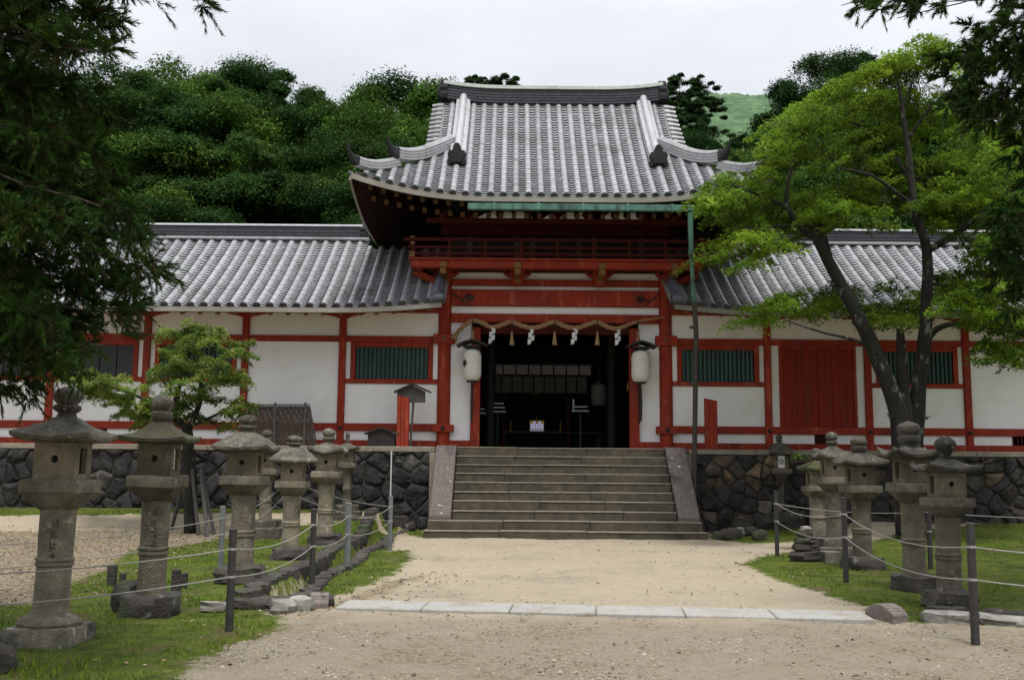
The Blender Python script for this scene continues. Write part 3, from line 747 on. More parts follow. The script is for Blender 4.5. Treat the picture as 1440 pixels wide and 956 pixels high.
# door posts, wall panels, sills
for s in (-1, 1):
    xo = GX + s*1.98
    mb = MB(); mb.box((xo-0.115, YW-0.10, ZT), (xo+0.115, YW+0.16, 4.96)); part(mb, 'door_post', M_RED, 0.012)
    a, b = sorted((GX + s*2.10, GX + s*2.62))
    mb = MB(); mb.box((a, YW-0.01, 2.13), (b, YW+0.08, 5.08)); part(mb, 'wall_panel', M_WHITE)
    mb = MB(); mb.box((a, YW-0.06, ZT), (b, YW+0.12, 2.13)); part(mb, 'base_sill', M_RED, 0.01)
# beams and plaster strips over the opening
xa, xb = GX - HC + 0.15, GX + HC - 0.15
for nm, z0, z1, yf, dep, m in (('lintel', 5.075, 5.295, YW-0.12, 0.3, M_RED), ('lower_lintel', 4.80, 5.07, YW+0.0, 0.2, M_RED_SHADED),
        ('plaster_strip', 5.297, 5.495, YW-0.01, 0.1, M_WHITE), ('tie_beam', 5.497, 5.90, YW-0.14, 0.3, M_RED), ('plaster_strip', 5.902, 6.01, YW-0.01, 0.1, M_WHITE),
        ('upper_beam', 6.012, 6.17, YW-0.10, 0.25, M_RED), ('plaster_strip', 6.172, 6.36, YW+0.0, 0.1, M_WHITE), ('top_beam', 6.362, 6.55, YW-0.10, 0.3, M_RED_SHADED)):
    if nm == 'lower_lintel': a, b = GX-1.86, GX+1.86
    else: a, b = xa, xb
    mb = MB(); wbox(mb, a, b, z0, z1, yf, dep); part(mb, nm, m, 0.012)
# scrolls on the tie beam
for s in (-1, 1):
    pts = []
    for i in range(26):
        t = i/25; ang = -2.6 + t*9.2; r = 0.030 + 0.085*t
        pts.append((GX + s*(2.16 + r*cos(ang)*-1), YW-0.145, 5.70 + r*sin(ang)))
    mb = MB(); mb.tube(pts + [(GX + s*2.36, YW-0.145, 5.63), (GX + s*2.60, YW-0.145, 5.80)], 0.021, 5)
    mb.tube([(GX + s*2.42, YW-0.145, 5.66), (GX + s*2.30, YW-0.145, 5.56), (GX + s*2.12, YW-0.145, 5.50)], 0.016, 5)
    part(mb, 'scroll_ornament', M_BLACK)
# brackets carrying the balcony
for bx in (-2.77, -0.96, 1.10, 2.86):
    x = GX + bx
    br = MB(); out = [(-.36, .30), (-.34, .20), (-.24, .13), (-.15, .10), (-.12, -.10), (.12, -.10), (.15, .10), (.24, .13), (.34, .20), (.36, .30)]
    br.prism(out, lambda u, v, k: Vector((x+u, YW-0.42+0.3*k, 6.08+v)))
    b = part(br, 'bracket', M_RED, 0.01)
    mb = MB(); mb.box((x-.075, YW-1.02, 6.14), (x+.075, YW-0.15, 6.28)); mb.box((x-.085, YW-1.07, 6.285), (x+.085, YW-0.9, 6.42)); mb.box((x-.065, YW-0.45, 6.02), (x+.065, YW-0.43, 6.12))
    mb.build('bracket_arm', M_OCHRE, b, GO, bevel=0.01)
    for s in (-1, 1):
        pts = [(x + s*(0.24 + (0.02+0.05*t/9)*cos(t*0.9)), YW-0.435, 6.29 + (0.02+0.05*t/9)*sin(t*0.9)) for t in range(10)]
        mb = MB(); mb.tube(pts, 0.013, 5); mb.build('scroll', M_RED_SHADED, b, GO)
# balcony
bal0, bal1 = GX-3.62, GX+3.62
YB = 23.72
mb = MB(); mb.box((bal0, YB, 6.46), (bal1, YB+1.3, 6.52)); mb.box((bal0+0.05, YB+0.05, 6.28), (bal1-0.05, YB+0.30, 6.455))
for s in (-1, 1):
    x = GX + s*3.5
    mb.box((min(x, x-s*0.2), YB+0.31, 6.28), (max(x, x-s*0.2), YB+4.6, 6.45))
    mb.prism([(3.52, 6.27), (3.30, 6.27), (2.7, 5.98), (2.7, 5.86), (3.2, 6.04), (3.54, 6.20)], lambda u, v, k: Vector((GX + s*u, YB+0.55+0.28*k, v)))
bal = part(mb, 'balcony', M_RED, 0.012)
mb = MB()
for z, r in ((6.62, .035), (6.78, .03), (6.97, .038)):
    mb.box((bal0-0.12*(z > 6.9), YB+0.06-r, z-r), (bal1+0.12*(z > 6.9), YB+0.06+r, z+r))
    for s in (-1, 1):
        x = GX + s*3.52; mb.box((x-r, YB+0.10, z-r), (x+r, YB+4.6, z+r))
mb.build('railing', M_RED_SHADED, bal, GO)
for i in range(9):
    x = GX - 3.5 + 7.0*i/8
    mb = MB(); mb.box((x-.035, YB+0.02, 6.52), (x+.035, YB+0.09, 6.97)); mb.build('railing_post', M_RED_SHADED, bal, GO)
for s in (-1, 1):
    x = GX + s*3.52
    mb = MB(); mb.box((x-.065, YB-0.01, 6.525), (x+.065, YB+0.12, 6.66)); mb.box((x-.05, YB+0.0, 6.84), (x+.05, YB+0.11, 6.90)); mb.box((x-.06, YB-0.0, 7.0), (x+.06, YB+0.11, 7.04)); mb.build('gilt_fitting', M_OCHRE, bal, GO)
# upper storey wall
mb = MB(); mb.box((GX-2.7, YW+0.15, 6.45), (GX+2.7, YW+0.3, 8.6)); mb.box((GX-2.7, YW+0.3, 6.0), (GX-2.6, YW+4.2, 8.4)); mb.box((GX+2.6, YW+0.3, 6.0), (GX+2.7, YW+4.2, 8.4)); part(mb, 'upper_wall', M_DARKWOOD)
for x in (-2.17, -0.98, -0.58, 0.6, 1.0, 2.2):
    mb = MB(); mb.box((GX+x-.07, YW+0.08, 6.55), (GX+x+.07, YW+0.145, 7.3)); part(mb, 'upper_post', M_CLOTHD)
for x0, x1 in ((-1.95, -0.6), (-0.35, 0.85), (1.05, 2.2)):
    mb = MB(); mb.prism([(GX+x0, 7.52), (GX+x1, 7.52), (GX+x1-0.1, 7.68), (GX+x0+0.25, 7.68)], lambda u, v, k: Vector((u, YW-1.0+0.06*k, v))); part(mb, 'plaster_strip', M_WHITE)
mb = MB(); mb.box((GX-3.2, YW-1.0, 7.40), (GX+3.2, YW-0.86, 7.518)); mb.box((GX-2.9, YW-0.1, 7.3), (GX+2.9, YW+0.14, 7.75)); part(mb, 'bracket_beam', M_RED_SHADED)
for i in range(9):
    x = GX - 2.8 + 5.6*i/8
    mb = MB(); mb.box((x-.09, YW-1.3, 7.55), (x+.09, YW+0.1, 7.67)); mb.box((x-.07, YW-1.35, 7.42), (x+.07, YW-1.24, 7.54)); part(mb, 'eave_bracket', M_RED_SHADED)

# ---- main roof
EY, EZ, RY, RZ, HE, HV = 22.3, 7.66, 26.5, 11.42, 4.82, 3.04
DP = RY - EY
def lift(ax, s): return 0.50*(max(0.0, abs(ax) - 1.5)/3.32)**2.2*max(0.0, 1-s)**1.2
def zprof(s): return EZ + (RZ-EZ)*(0.84*s + 0.16*s*s)
def f_front(a, u): return Vector((GX+a, EY+DP*u - 0.10*(max(0, abs(a)-2)/2.8)**2*(1-u), zprof(u) + lift(a, u)))
def f_back(a, u): p = f_front(a, u); return Vector((p.x, 2*RY-p.y, p.z))
def u_front(a):
    a = abs(a)
    return (0, 1.0) if a <= HV else (0, max(0.0, (HE - a)/DP))
SL = math.hypot(DP, RZ-EZ)
mb = MB(); tile_roof(mb, f_front, -HE+0.02, HE-0.02, 33, u_front, SL, rg)
roof = part(mb, 'tiled_roof', M_TILE)
def grid_sheet(mb, fn, us, vs, tint=0.6):
    n = len(us); o = [[fn(u, v) for u in us] for v in vs]
    mb.add([p for r in o for p in r], [(j*n+i, j*n+i+1, (j+1)*n+i+1, (j+1)*n+i) for j in range(len(vs)-1) for i in range(n-1)], tint)
# sheathing under the tiles: front, back, both hip ends
mb = MB(); us = np.linspace(-1, 1, 25); vs = np.linspace(0, 1, 9)
def hipw(v): return max(HV, HE - DP*v) if v < 0.999 else HV
for fn in (f_front, f_back):
    grid_sheet(mb, lambda u, v: fn(u*hipw(v), v) - Vector((0, 0, 0.02)), us, vs)
def f_side(s):
    def f(a, u):          # a along Y from the ridge line, u up the slope (0 eave, 1 gable foot)
        e = u*(HE-HV)/DP
        return Vector((GX + s*(HE - (HE-HV)*u), RY + a, zprof(e) + 0.50*(max(0, abs(a)-0.9)/3.32)**2.2*max(0, 1-u)**1.2))
    return f
for s in (-1, 1):
    f = f_side(s)
    grid_sheet(mb, lambda u, v: f(u*(DP - (HE-HV)*v), v) - Vector((0, 0, 0.02)), us, np.linspace(0, 1, 5))
mb.build('roof_sheathing', M_TILED, roof, GO, smooth='all')
mb = MB()
for s in (-1, 1):
    tile_roof(mb, f_side(s), -DP+0.05, DP-0.05, 29, lambda a: (0, max(0, min(1.0, (DP-abs(a))/(HE-HV)))), 2.0, rg)
tile_roof(mb, f_back, -HE+0.02, HE-0.02, 33, u_front, SL, rg, pans=False)
mb.build('hip_end_tiles', M_TILE, roof, GO)
# soffit, fascia, rafters
mb = MB()
for fn in (f_front, f_back):
    grid_sheet(mb, lambda u, v: fn(u*(HE-0.08-0.9*v*1.9), v*0.5+0.005) - Vector((0, 0, 0.17-0.10*v)), us, np.linspace(0, 1, 5))
for s in (-1, 1):
    f = f_side(s)
    grid_sheet(mb, lambda u, v: f(u*(DP-0.08-(HE-HV)*v), v*1.0+0.01) - Vector((0, 0, 0.17-0.05*v)), us, np.linspace(0, 1, 5))
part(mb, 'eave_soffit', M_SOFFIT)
mb = MB()
for fn, y in ((f_front, -0.02), (f_back, 0.02)):
    pts = [fn(a, 0) + Vector((0, y, -0.135)) for a in np.linspace(-HE, HE, 41)]
    sweep(mb, pts, [(-.03, 0), (.03, 0), (.03, .12), (-.03, .12)])
for s in (-1, 1):
    pts = [f_side(s)(a, 0) + Vector((s*0.02, 0, -0.135)) for a in np.linspace(-DP, DP, 31)]
    sweep(mb, pts, [(-.03, 0), (.03, 0), (.03, .12), (-.03, .12)])
part(mb, 'eave_board', M_EAVE)
raf = None
M_OCHRE_SHADED = mat('shaded_ochre_paint', (0.10, 0.045, 0.010), (0.07, 0.03, 0.008), 5, 0.8)  # ochre with the shade of the main eave mixed into its colour
mb = MB(); mb.box((-.05, 0.25, -.06), (.05, 2.2, .06)); mb.box((-.052, 0.235, -.062), (.052, 0.25, .062), mi=1)
for v_ in range(2):
    for i in range(30):
        a = -4.4 + 8.8*i/29
        p = f_front(a, 0.0) + Vector((0, 0.12 + 0.62*v_, -0.30 - 0.10*v_ + 0.12))
        if raf is None: o = raf = mb.build('rafter', [M_SOFFIT, M_OCHRE_SHADED], gate)
        else: o = raf.copy(); COL.objects.link(o)
        o.location = Vector(p) - Vector(GO); o.rotation_euler = (R(18), 0, 0); o.scale = (1, 0.75 - 0.2*v_, 1)
# gables
for s in (-1, 1):
    x = GX + s*(HV-0.25)
    mb = MB(); vs_ = np.linspace((HE-HV)/DP, 1, 8)
    pr = [(RY-DP*(1-v), zprof(v)-0.05) for v in vs_]; pr = pr + [(2*RY-y, z) for y, z in reversed(pr[:-1])]
    mb.prism(pr, lambda u, v, k: Vector((x + s*0.12*k, u, v))); part(mb, 'gable_wall', M_RED_SHADED)
    # verge tiles lying across the gable edge
    mb = MB()
    for fy in (f_front, f_back):
        for i in range(13):
            u = 0.40 + 0.56*i/12
            p = fy(s*HV, u); mb.tube([p + Vector((-s*0.03, 0, 0.03)), p + Vector((s*0.12, 0, 0.02)), p + Vector((s*0.27, 0, -0.005))], 0.075, 8, tint=rg.uniform(.5, .8))
        sweep(mb, [fy(s*(HV+0.02), u) + Vector((0, 0, -0.06)) for u in np.linspace(0.38, 1, 9)], [(-.10, -.08), (.10, -.08), (.10, .08), (-.10, .08)], tint=0.5)
    part(mb, 'verge_tiles', M_TILE, smooth=True)
# ridges
def upcurve(x, w, k): return k*(max(0, abs(x)-w*0.35)/(w*0.65))**2.4
mb = MB(); pts = [(GX+x, RY, RZ-0.04+upcurve(x, 3.02, 0.14)) for x in np.linspace(-3.02, 3.02, 33)]
sweep(mb, pts, ridge_prof(0.38, 0.47, 4)); mr = part(mb, 'main_ridge', M_RIDGE, smooth=True)
mb = MB(); sweep(mb, [Vector(p)+Vector((0, 0, 0.40)) for p in pts], [(.20, 0), (.20, .09), (.1, .13), (-.1, .13), (-.20, .09), (-.20, 0)], tint=(1.6, 1.7, 1.5)); mb.build('ridge_cap', M_TILE, mr, GO, smooth=True)
for s in (-1, 1):
    M = Matrix.Translation((GX+s*3.03, RY, RZ+0.08)) @ Matrix.Rotation(s*pi/2, 4, 'Z')
    demon_tile('ridge_end_tile', M, gate, GO, 1.25)
for s in (-1, 1):
    for fy, sg in ((f_front, 1), (f_back, -1)):
        mb = MB(); pts = [fy(s*2.47, u) + Vector((0, 0, 0.03)) for u in np.linspace(1.0, 0.34, 14)]
        sweep(mb, pts, ridge_prof(0.40, 0.27, 2), tint=1.25)
        d = part(mb, 'descending_ridge', M_TILE, smooth=True)
        p = fy(s*2.47, 0.325)
        M = Matrix.Translation(p + Vector((0, 0, 0.02))) @ Matrix.Rotation(0 if sg > 0 else pi, 4, 'Z')
        demon_tile('demon_tile', M, d, GO, 1.15)
        # corner ridges along the hip
        def hip(t):      # t = 0 at the corner, 1 where it meets the descending ridge
            a = HE - t*(HE-2.5); u = (HE-a)/DP
            return fy(s*a, u)
        mb = MB(); pts = [hip(t) + Vector((0, 0, 0.02 + 0.20*(1-min(1, (t-0.40)/0.32))**2*(t < 0.72))) for t in np.linspace(0.97, 0.40, 14)]
        sweep(mb, pts, ridge_prof(0.27, 0.32, 3), tint=1.0)
        cr = part(mb, 'corner_ridge', M_TILE, smooth=True)
        mb = MB(); horn_tip(mb, hip(0.405) + Vector((0, 0, 0.22)), Vector((s, -sg, 0)), 0.26, 0.30, 0.46); mb.build('ridge_tip', M_TILED, cr, GO, smooth=True)
        mb = MB(); pts = [hip(t) + Vector((0, 0, 0.03 + 0.14*(1-min(1, (t-0.05)/0.24))**2*(t < 0.29))) for t in np.linspace(0.42, 0.05, 10)]
        sweep(mb, pts, ridge_prof(0.23, 0.24, 2), tint=1.0)
        cr = part(mb, 'corner_ridge', M_TILE, smooth=True)
        mb = MB(); horn_tip(mb, hip(0.055) + Vector((0, 0, 0.17)), Vector((s, -sg, 0)), 0.22, 0.24, 0.44); mb.build('ridge_tip', M_TILED, cr, GO, smooth=True)
# interior of the passage
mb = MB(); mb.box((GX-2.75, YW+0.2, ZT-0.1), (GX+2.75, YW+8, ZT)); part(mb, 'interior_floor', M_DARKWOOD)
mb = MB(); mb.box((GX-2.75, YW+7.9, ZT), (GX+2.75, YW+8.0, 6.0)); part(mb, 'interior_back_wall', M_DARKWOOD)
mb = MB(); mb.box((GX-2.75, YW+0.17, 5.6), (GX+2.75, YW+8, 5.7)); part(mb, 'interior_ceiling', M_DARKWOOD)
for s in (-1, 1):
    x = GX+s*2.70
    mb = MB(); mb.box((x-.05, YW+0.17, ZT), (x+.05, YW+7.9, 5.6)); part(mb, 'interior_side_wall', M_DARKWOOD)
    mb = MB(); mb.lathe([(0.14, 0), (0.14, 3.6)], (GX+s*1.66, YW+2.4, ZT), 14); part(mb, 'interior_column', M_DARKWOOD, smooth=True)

# ================================================================== CORRIDORS
CEY, CEZ, CRY, CRZ = 23.3, 5.20, 27.0, 7.70
CDP = CRY - CEY
def corridor(s, label, posts, bays):
    """s = -1 left, 1 right; posts: X positions from the gate outwards"""
    x_in, x_out = posts[0], s*16.2
    root = empty('corridor_building', ((x_in+x_out)/2, YW, ZT), label, 'building')
    O = root.location
    def pt(mb, name, m, bevel=0.0, smooth=False, parent=None): return mb.build(name, m, parent or root, O, smooth=smooth, bevel=bevel)
    r_ = random.Random(30+s)
    for x in posts[1:]:
        mb = MB(); mb.box((x-.085, YW-.09, ZT), (x+.085, YW+.09, 5.30)); po = pt(mb, 'post', M_RED, 0.012)
        mb = MB(); out = [(-.62, .26), (-.60, .17), (-.5, .10), (-.2, .04), (-.1, 0), (.1, 0), (.2, .04), (.5, .10), (.60, .17), (.62, .26)]
        mb.prism(out, lambda u, v, k: Vector((x+u, YW-.13+.22*k, 5.15+v))); mb.build('bracket_arm', M_RED, po, O, bevel=0.01)
        mb = MB(); mb.tube([(x, YW-.09, 2.42), (x, YW-.13, 2.42), (x, YW-.15, 2.42)], [.05, .045, .02], 10); mb.build('rivet', M_BLACK, po, O)
    ps = posts + [x_out]
    for i in range(len(ps)-1):
        a, b = sorted((ps[i], ps[i+1])); kind = bays[i]
        xa = a + (0.09 if (i or s > 0 and False) or a != posts[0] else 0.16); xb = b - (0.09 if b != posts[0] else 0.16)
        if i == 0:
            if s < 0: xa, xb = a + .09, b - .16
            else: xa, xb = a + .16, b - .09
        def rail(z0, z1, m=M_RED, x0=None, x1=None, name='rail', d=0.07):
            mb = MB(); mb.box((x0 if x0 is not None else xa, YW-d, z0), (x1 if x1 is not None else xb, YW+.07, z1)); return pt(mb, name, m, 0.008)
        def panel(z0, z1, x0=None, x1=None):
            mb = MB(); mb.box((x0 if x0 is not None else xa, YW-.012, z0), (x1 if x1 is not None else xb, YW+.06, z1)); return pt(mb, 'wall_panel', M_WHITE)
        rail(ZT, 2.115, name='base_sill'); rail(2.345, 2.53); rail(4.56, 4.71); panel(4.71, 5.30)
        vent = {('R', 1): True, ('R', 4): True, ('L', 3): True}.get(('R' if s > 0 else 'L', i))
        if vent:
            vx = {1: (7.55, 7.98), 4: (12.45, 12.95), 3: (-10.5, -10.05)}[i]
            panel(2.117, 2.343, xa, vx[0]-.03); panel(2.117, 2.343, vx[1]+.03, xb)
            mb = MB(); mb.box((vx[0], YW+.03, 2.117), (vx[1], YW+.06, 2.343)); v = pt(mb, 'vent_grille', M_BLACK)
            mb = MB()
            for k in range(6): x = vx[0] + (vx[1]-vx[0])*k/5; mb.box((x-.015, YW-.03, 2.117), (x+.015, YW+.02, 2.343))
            mb.build('grille_bars', M_RED_SHADED, v, O)
        else: panel(2.117, 2.343)
        if kind == 'plain': panel(2.532, 4.558)
        elif kind in ('window', 'dark'):
            panel(2.532, 3.52); rail(3.522, 3.632); w0, w1 = xa + .12, xb - .12
            panel(3.634, 4.558, xa, w0); panel(3.634, 4.558, w1, xb)
            mb = MB(); mb.box((w0, YW-.06, 3.634), (w0+.12, YW+.06, 4.558)); mb.box((w1-.12, YW-.06, 3.634), (w1, YW+.06, 4.558)); mb.box((w0+.12, YW-.06, 4.43), (w1-.12, YW+.06, 4.558))
            fr = pt(mb, 'window_frame', M_RED, 0.008)
            mb = MB(); mb.box((w0+.12, YW+.04, 3.634), (w1-.12, YW+.06, 4.43)); mb.build('window_backing', M_BLACK, fr, O)
            mb = MB(); n = 17
            if kind == 'dark':
                for k in range(4): mb.box((w0+.12+(w1-w0-.24)*k/4+.015, YW+.0, 3.634), (w0+.12+(w1-w0-.24)*(k+1)/4-.015, YW+.02, 4.43))
            else:
                for k in range(n):
                    x = w0+.12 + (w1-w0-.24)*(k+.5)/n
                    mb.prism([(-.033, .0), (0, -.033), (.033, 0), (0, .033)], lambda u, v, k_: Vector((x+u, YW-.01+v, 3.634 if k_ == 0 else 4.43)))
            mb.build('window_bars', M_GREENBAR if kind == 'window' else M_DARKPANE, fr, O)
        elif kind == 'door':
            d0, d1 = xa+.20, xb-.20
            panel(2.532, 4.558, xa, d0-.005); panel(2.532, 4.558, d1+.005, xb)
            mb = MB(); mb.box((d0, YW-.065, 2.532), (d0+.07, YW+.05, 4.558)); mb.box((d1-.07, YW-.065, 2.532), (d1, YW+.05, 4.558)); mb.box((d0+.07, YW-.065, 4.47), (d1-.07, YW+.05, 4.558)); df = pt(mb, 'door_frame', M_RED, 0.008)
            mid = (d0+d1)/2
            for u0, u1 in ((d0+.072, mid-.006), (mid+.006, d1-.072)):
                mb = MB(); k = 5
                for q in range(k):
                    mb.box((u0+(u1-u0)*q/k+.002, YW-.03+.003*(q % 2), 2.532), (u0+(u1-u0)*(q+1)/k-.002, YW+.02, 4.468))
                pt(mb, 'door_leaf', M_DOOR, 0.004)
    # eave beam, rafters, fascia
    lo, hi = sorted((x_in - s*0.05, x_out))
    mb = MB(); mb.box((lo, YW-.10, 5.30), (hi, YW+.10, 5.50)); pt(mb, 'eave_beam', M_RED, 0.01)
    mb = MB(); mb.box((lo, YW+.05, ZT), (hi, YW+.12, 5.5)); pt(mb, 'backing_wall', M_WHITE)
    def clift(x): return 0.16*max(0, 1-abs(x-x_in)/2.6)**2
    def f(a, u): return Vector((a, CEY+CDP*u, CEZ + (CRZ-CEZ)*(0.86*u+0.14*u*u) + clift(a)*(1-u)))
    def fb(a, u): p = f(a, u); return Vector((p.x, 2*CRY-p.y, p.z))
    n = int(abs(x_out-x_in)/0.312)
    in2 = x_in - s*0.0
    e0, e1 = sorted((x_in - s*0.02, x_in + s*n*0.312))
    def ul(a): return (0, 0.86) if abs(a-x_in) < 2.3 else (0, 1.0)
    def moss(a, u, rng): return 1.0
    mb = MB(); tile_roof(mb, f, e0, e1, n, ul, math.hypot(CDP, CRZ-CEZ), r_, r=0.082, dark=moss)
    ro = pt(mb, 'tiled_roof', M_TILE)
    mb = MB(); us = np.linspace(e0, e1, 40)
    grid_sheet(mb, lambda a, u: f(a, u*ul(a)[1]) - Vector((0, 0, .02)), us, np.linspace(0, 1, 7)); grid_sheet(mb, lambda a, u: fb(a, u) - Vector((0, 0, .02)), np.linspace(x_in+s*2.3, x_out, 30), np.linspace(0, 1, 7))
    mb.build('roof_sheathing', M_TILED, ro, O, smooth='all')
    mb = MB(); grid_sheet(mb, lambda a, u: f(a, u*0.5+.01) - Vector((0, 0, .16)), us, np.linspace(0, 1, 5)); pt(mb, 'eave_soffit', M_RED)
    mb = MB(); sweep(mb, [f(a, 0) + Vector((0, -.02, -.13)) for a in us], [(-.03, 0), (.03, 0), (.03, .115), (-.03, .115)]); pt(mb, 'eave_board', M_EAVE)
    nr = int(abs(x_out-x_in)/0.42); r0 = None
    for i in range(nr):
        x = x_in + s*(0.3 + 0.42*i)
        if abs(x) > 14.6: break
        if r0 is None:
            mb = MB(); mb.box((-.045, .16, -.05), (.045, 1.7, .05)); mb.box((-.047, .148, -.052), (.047, .16, .052), mi=1); o = r0 = mb.build('rafter', [M_RED, M_OCHRE], root)
        else: o = r0.copy(); COL.objects.link(o)
        o.location = f(x, 0) + Vector((0, .05, -.20)) - O; o.rotation_euler = (R(31), 0, 0)
    # ridge
    rx = x_in + s*2.45
    mb = MB(); sweep(mb, [(x, CRY, CRZ-.04) for x in np.linspace(rx, x_out, 12)], ridge_prof(0.34, 0.40, 3)); rd = pt(mb, 'roof_ridge', M_RIDGE, smooth=True)
    mb = MB(); sweep(mb, [(x, CRY, CRZ+.30) for x in np.linspace(rx, x_out, 12)], [(.17, 0), (.17, .03), (.09, .07), (-.09, .07), (-.17, .03), (-.17, 0)], tint=1.5); mb.build('ridge_cap', M_TILE, rd, O, smooth=True)
    mb = MB(); sweep(mb, [(x, CRY-.26, CRZ-.10) for x in np.linspace(rx-s*.2, x_out, 12)], [(.08, 0), (.08, .06), (-.08, .06), (-.08, 0)], tint=1.2); mb.build('ridge_foot', M_TILE, rd, O)
    demon_tile('ridge_end_tile', Matrix.Translation((rx-s*.02, CRY, CRZ)) @ Matrix.Rotation(-s*pi/2, 4, 'Z'), rd, O, 0.95)
    # cluster of corner tiles beside the gate column
    mb = MB(); p = f(x_in, 0)
    sweep(mb, [f(x_in + s*0.10, u) + Vector((0, 0, .03)) for u in np.linspace(.5, 0.0, 8)], ridge_prof(.26, .26, 2), tint=.8)
    horn_tip(mb, p + Vector((s*0.05, .08, .05)), (-s*.6, -1, 0), .28, .24, .22)
    mb.tube([p + Vector((s*.25, -.02, .05)), p + Vector((s*.05, -.08, .09)), p + Vector((-s*.06, -.06, .10))], [.09, .10, .085], 10, tint=.6)
    mb.t = [t_*3.2 if not hasattr(t_, '__len__') else t_ for t_ in mb.t]; pt(mb, 'corner_tiles', M_RIDGE, smooth=True)
    return root
corridor(-1, 'long white and vermilion plastered corridor with grey tiled roof left of the gate', [GX-HC, -4.24, -6.67, -9.13, -11.5, -13.9], ['window', 'plain', 'window', 'dark', 'dark', 'plain'])
corridor(1, 'white and vermilion corridor with red double door behind the maple, right of the gate', [GX+HC, 6.39, 8.89, 11.36, 13.8], ['window', 'door', 'window', 'plain', 'plain'])

# ================================================================== STONE LANTERNS
def square_ring(w, z, n=6, lift=0.0, rnd=0.0):
    pts = []
    for side in range(4):
        for i in range(n):
            t = -1 + 2*i/n
            x, y = [(t, -1), (1, t), (-t, 1), (-1, -t)][side]
            k = abs(x*y)
            q = 1 - rnd*k*k*0.29
            pts.append(Vector((x*w*q, y*w*q, z + lift*k**2)))
    return pts
def stone_lantern(base, top, label, style, seed, rz=0.0, wide=1.0, tint=1.0):
    tint *= .82
    r_ = random.Random(seed)
    p = GG(*base); Y = p.y + 0.28
    loc = Vector((p.x*Y/p.y, Y, gh(p.x*Y/p.y, Y)))
    H = P(top[0], top[1], Y).z - loc.z
    root = empty('stone_lantern', loc, label, 'stone lantern', 'stone lanterns lining the approach', rz)
    root.rotation_euler = (R(r_.uniform(-1.0, 1.0)), R(r_.uniform(-1.1, 1.1)), rz)
    k = H/2.35; w = wide*(0.5+0.5*k)
    tn = tint*r_.uniform(0.9, 1.1)
    def fin(mb, name, m=M_STONE, j=0.008, smooth=True, parent=None, t=None):
        mb.jitter(j, 6.0, seed*3.1); mb.jitter(j*0.6, 17.0, seed)
        mb.t = [(t or tn)]*len(mb.t)
        return mb.build(name, m, parent or root, None, smooth=smooth)
    z = -0.08
    # base
    if style['base'] == 'lotus':
        mb = MB(); mb.rings([square_ring(a*w, b*k) for a, b in ((.30, -.08), (.30, .13), (.285, .16), (.26, .165))]); fin(mb, 'plinth')
        mb = MB(); n = 16; prof = [(.25, .155), (.262, .19), (.235, .23), (.18, .265), (.165, .275)]
        rings = [[Vector(((a*(1+.09*(abs(cos(4*2*pi*j/32)) if a > .2 else 0)))*w*cos(2*pi*j/32), (a*(1+.09*(abs(cos(4*2*pi*j/32)) if a > .2 else 0)))*w*sin(2*pi*j/32), b*k)) for j in range(32)] for a, b in prof]
        mb.rings(rings); fin(mb, 'lotus_base', M_STONE2)
        z0 = .265
    elif style['base'] == 'rock':
        mb = rock_mesh(r_, .30*w, .28*w, .16*k, seed*2.3, square=.7, rough=.16, n=16, m=10); mb.v = [(a, b, c+.08*k) for a, b, c in mb.v]; fin(mb, 'rock_base', M_KERB, t=1.15)
        z0 = .16
    else:
        mb = MB(); mb.rings([square_ring(a*w, b*k) for a, b in ((.40, -.1), (.40, .17), (.37, .19), (.31, .195), (.31, .33), (.28, .36))]); fin(mb, 'plinth', t=tn*.7)
        z0 = .34
    zt = style.get('shaft_top', 1.22)
    sw = style.get('shaft', .155)*w
    # shaft with ring mouldings
    prof = [(sw*1.10, z0-.02), (sw*1.06, z0+.04), (sw*1.0, z0+.10), (sw*.97, z0+(zt-z0)*.44), (sw*1.07, z0+(zt-z0)*.455), (sw*1.07, z0+(zt-z0)*.475), (sw*.98, z0+(zt-z0)*.485), (sw*1.07, z0+(zt-z0)*.50), (sw*1.07, z0+(zt-z0)*.52), (sw*.97, z0+(zt-z0)*.535),
            (sw*.98, z0+(zt-z0)*.75), (sw*1.02, zt-.04), (sw*1.04, zt+.01)]
    mb = MB(); mb.lathe([(a, b*k) for a, b in prof], n=20); sh = fin(mb, 'shaft', M_STONE2, j=.006)
    if style.get('carved'):
        mb = MB()
        for g in range(4):
            zc = (zt - .13 - .105*g)*k
            for q in range(5):
                a0 = -pi/2 + .25 + r_.uniform(-.18, .18); L = r_.uniform(.02, .05)
                if q % 2: pts = [(sw*1.005*cos(a0+t), sw*1.005*sin(a0+t), zc + r_.uniform(-.03, .03)*k*0 + .02*(q-2)*k) for t in (-L*3, 0, L*3)]
                else: pts = [(sw*1.005*cos(a0), sw*1.005*sin(a0), zc + t*k) for t in (-L, 0, L)]
                mb.tube(pts, .004, 4)
        mb.build('carved_marks', M_CARVE, sh)
    # platform
    pw = style.get('plat', .265)*w
    mb = MB(); mb.rings([square_ring(a, b*k, 6, 0, rr) for a, b, rr in ((sw*1.05, zt-.01, .9), (sw*1.35, zt+.035, .7), (pw*.93, zt+.125, 0), (pw*.95, zt+.135, 0), (pw, zt+.14, 0), (pw, zt+.245, 0), (pw*.96, zt+.26, 0), (pw*.70, zt+.265, 0))])
    fin(mb, 'platform', M_STONE2, t=tn*.85)
    # fire box: round hole front and back, tall window on the sides
    zb = (zt+.26)*k; hh = .34*k; hw = style.get('box', .185)*w; th = .05*w
    mb = MB()
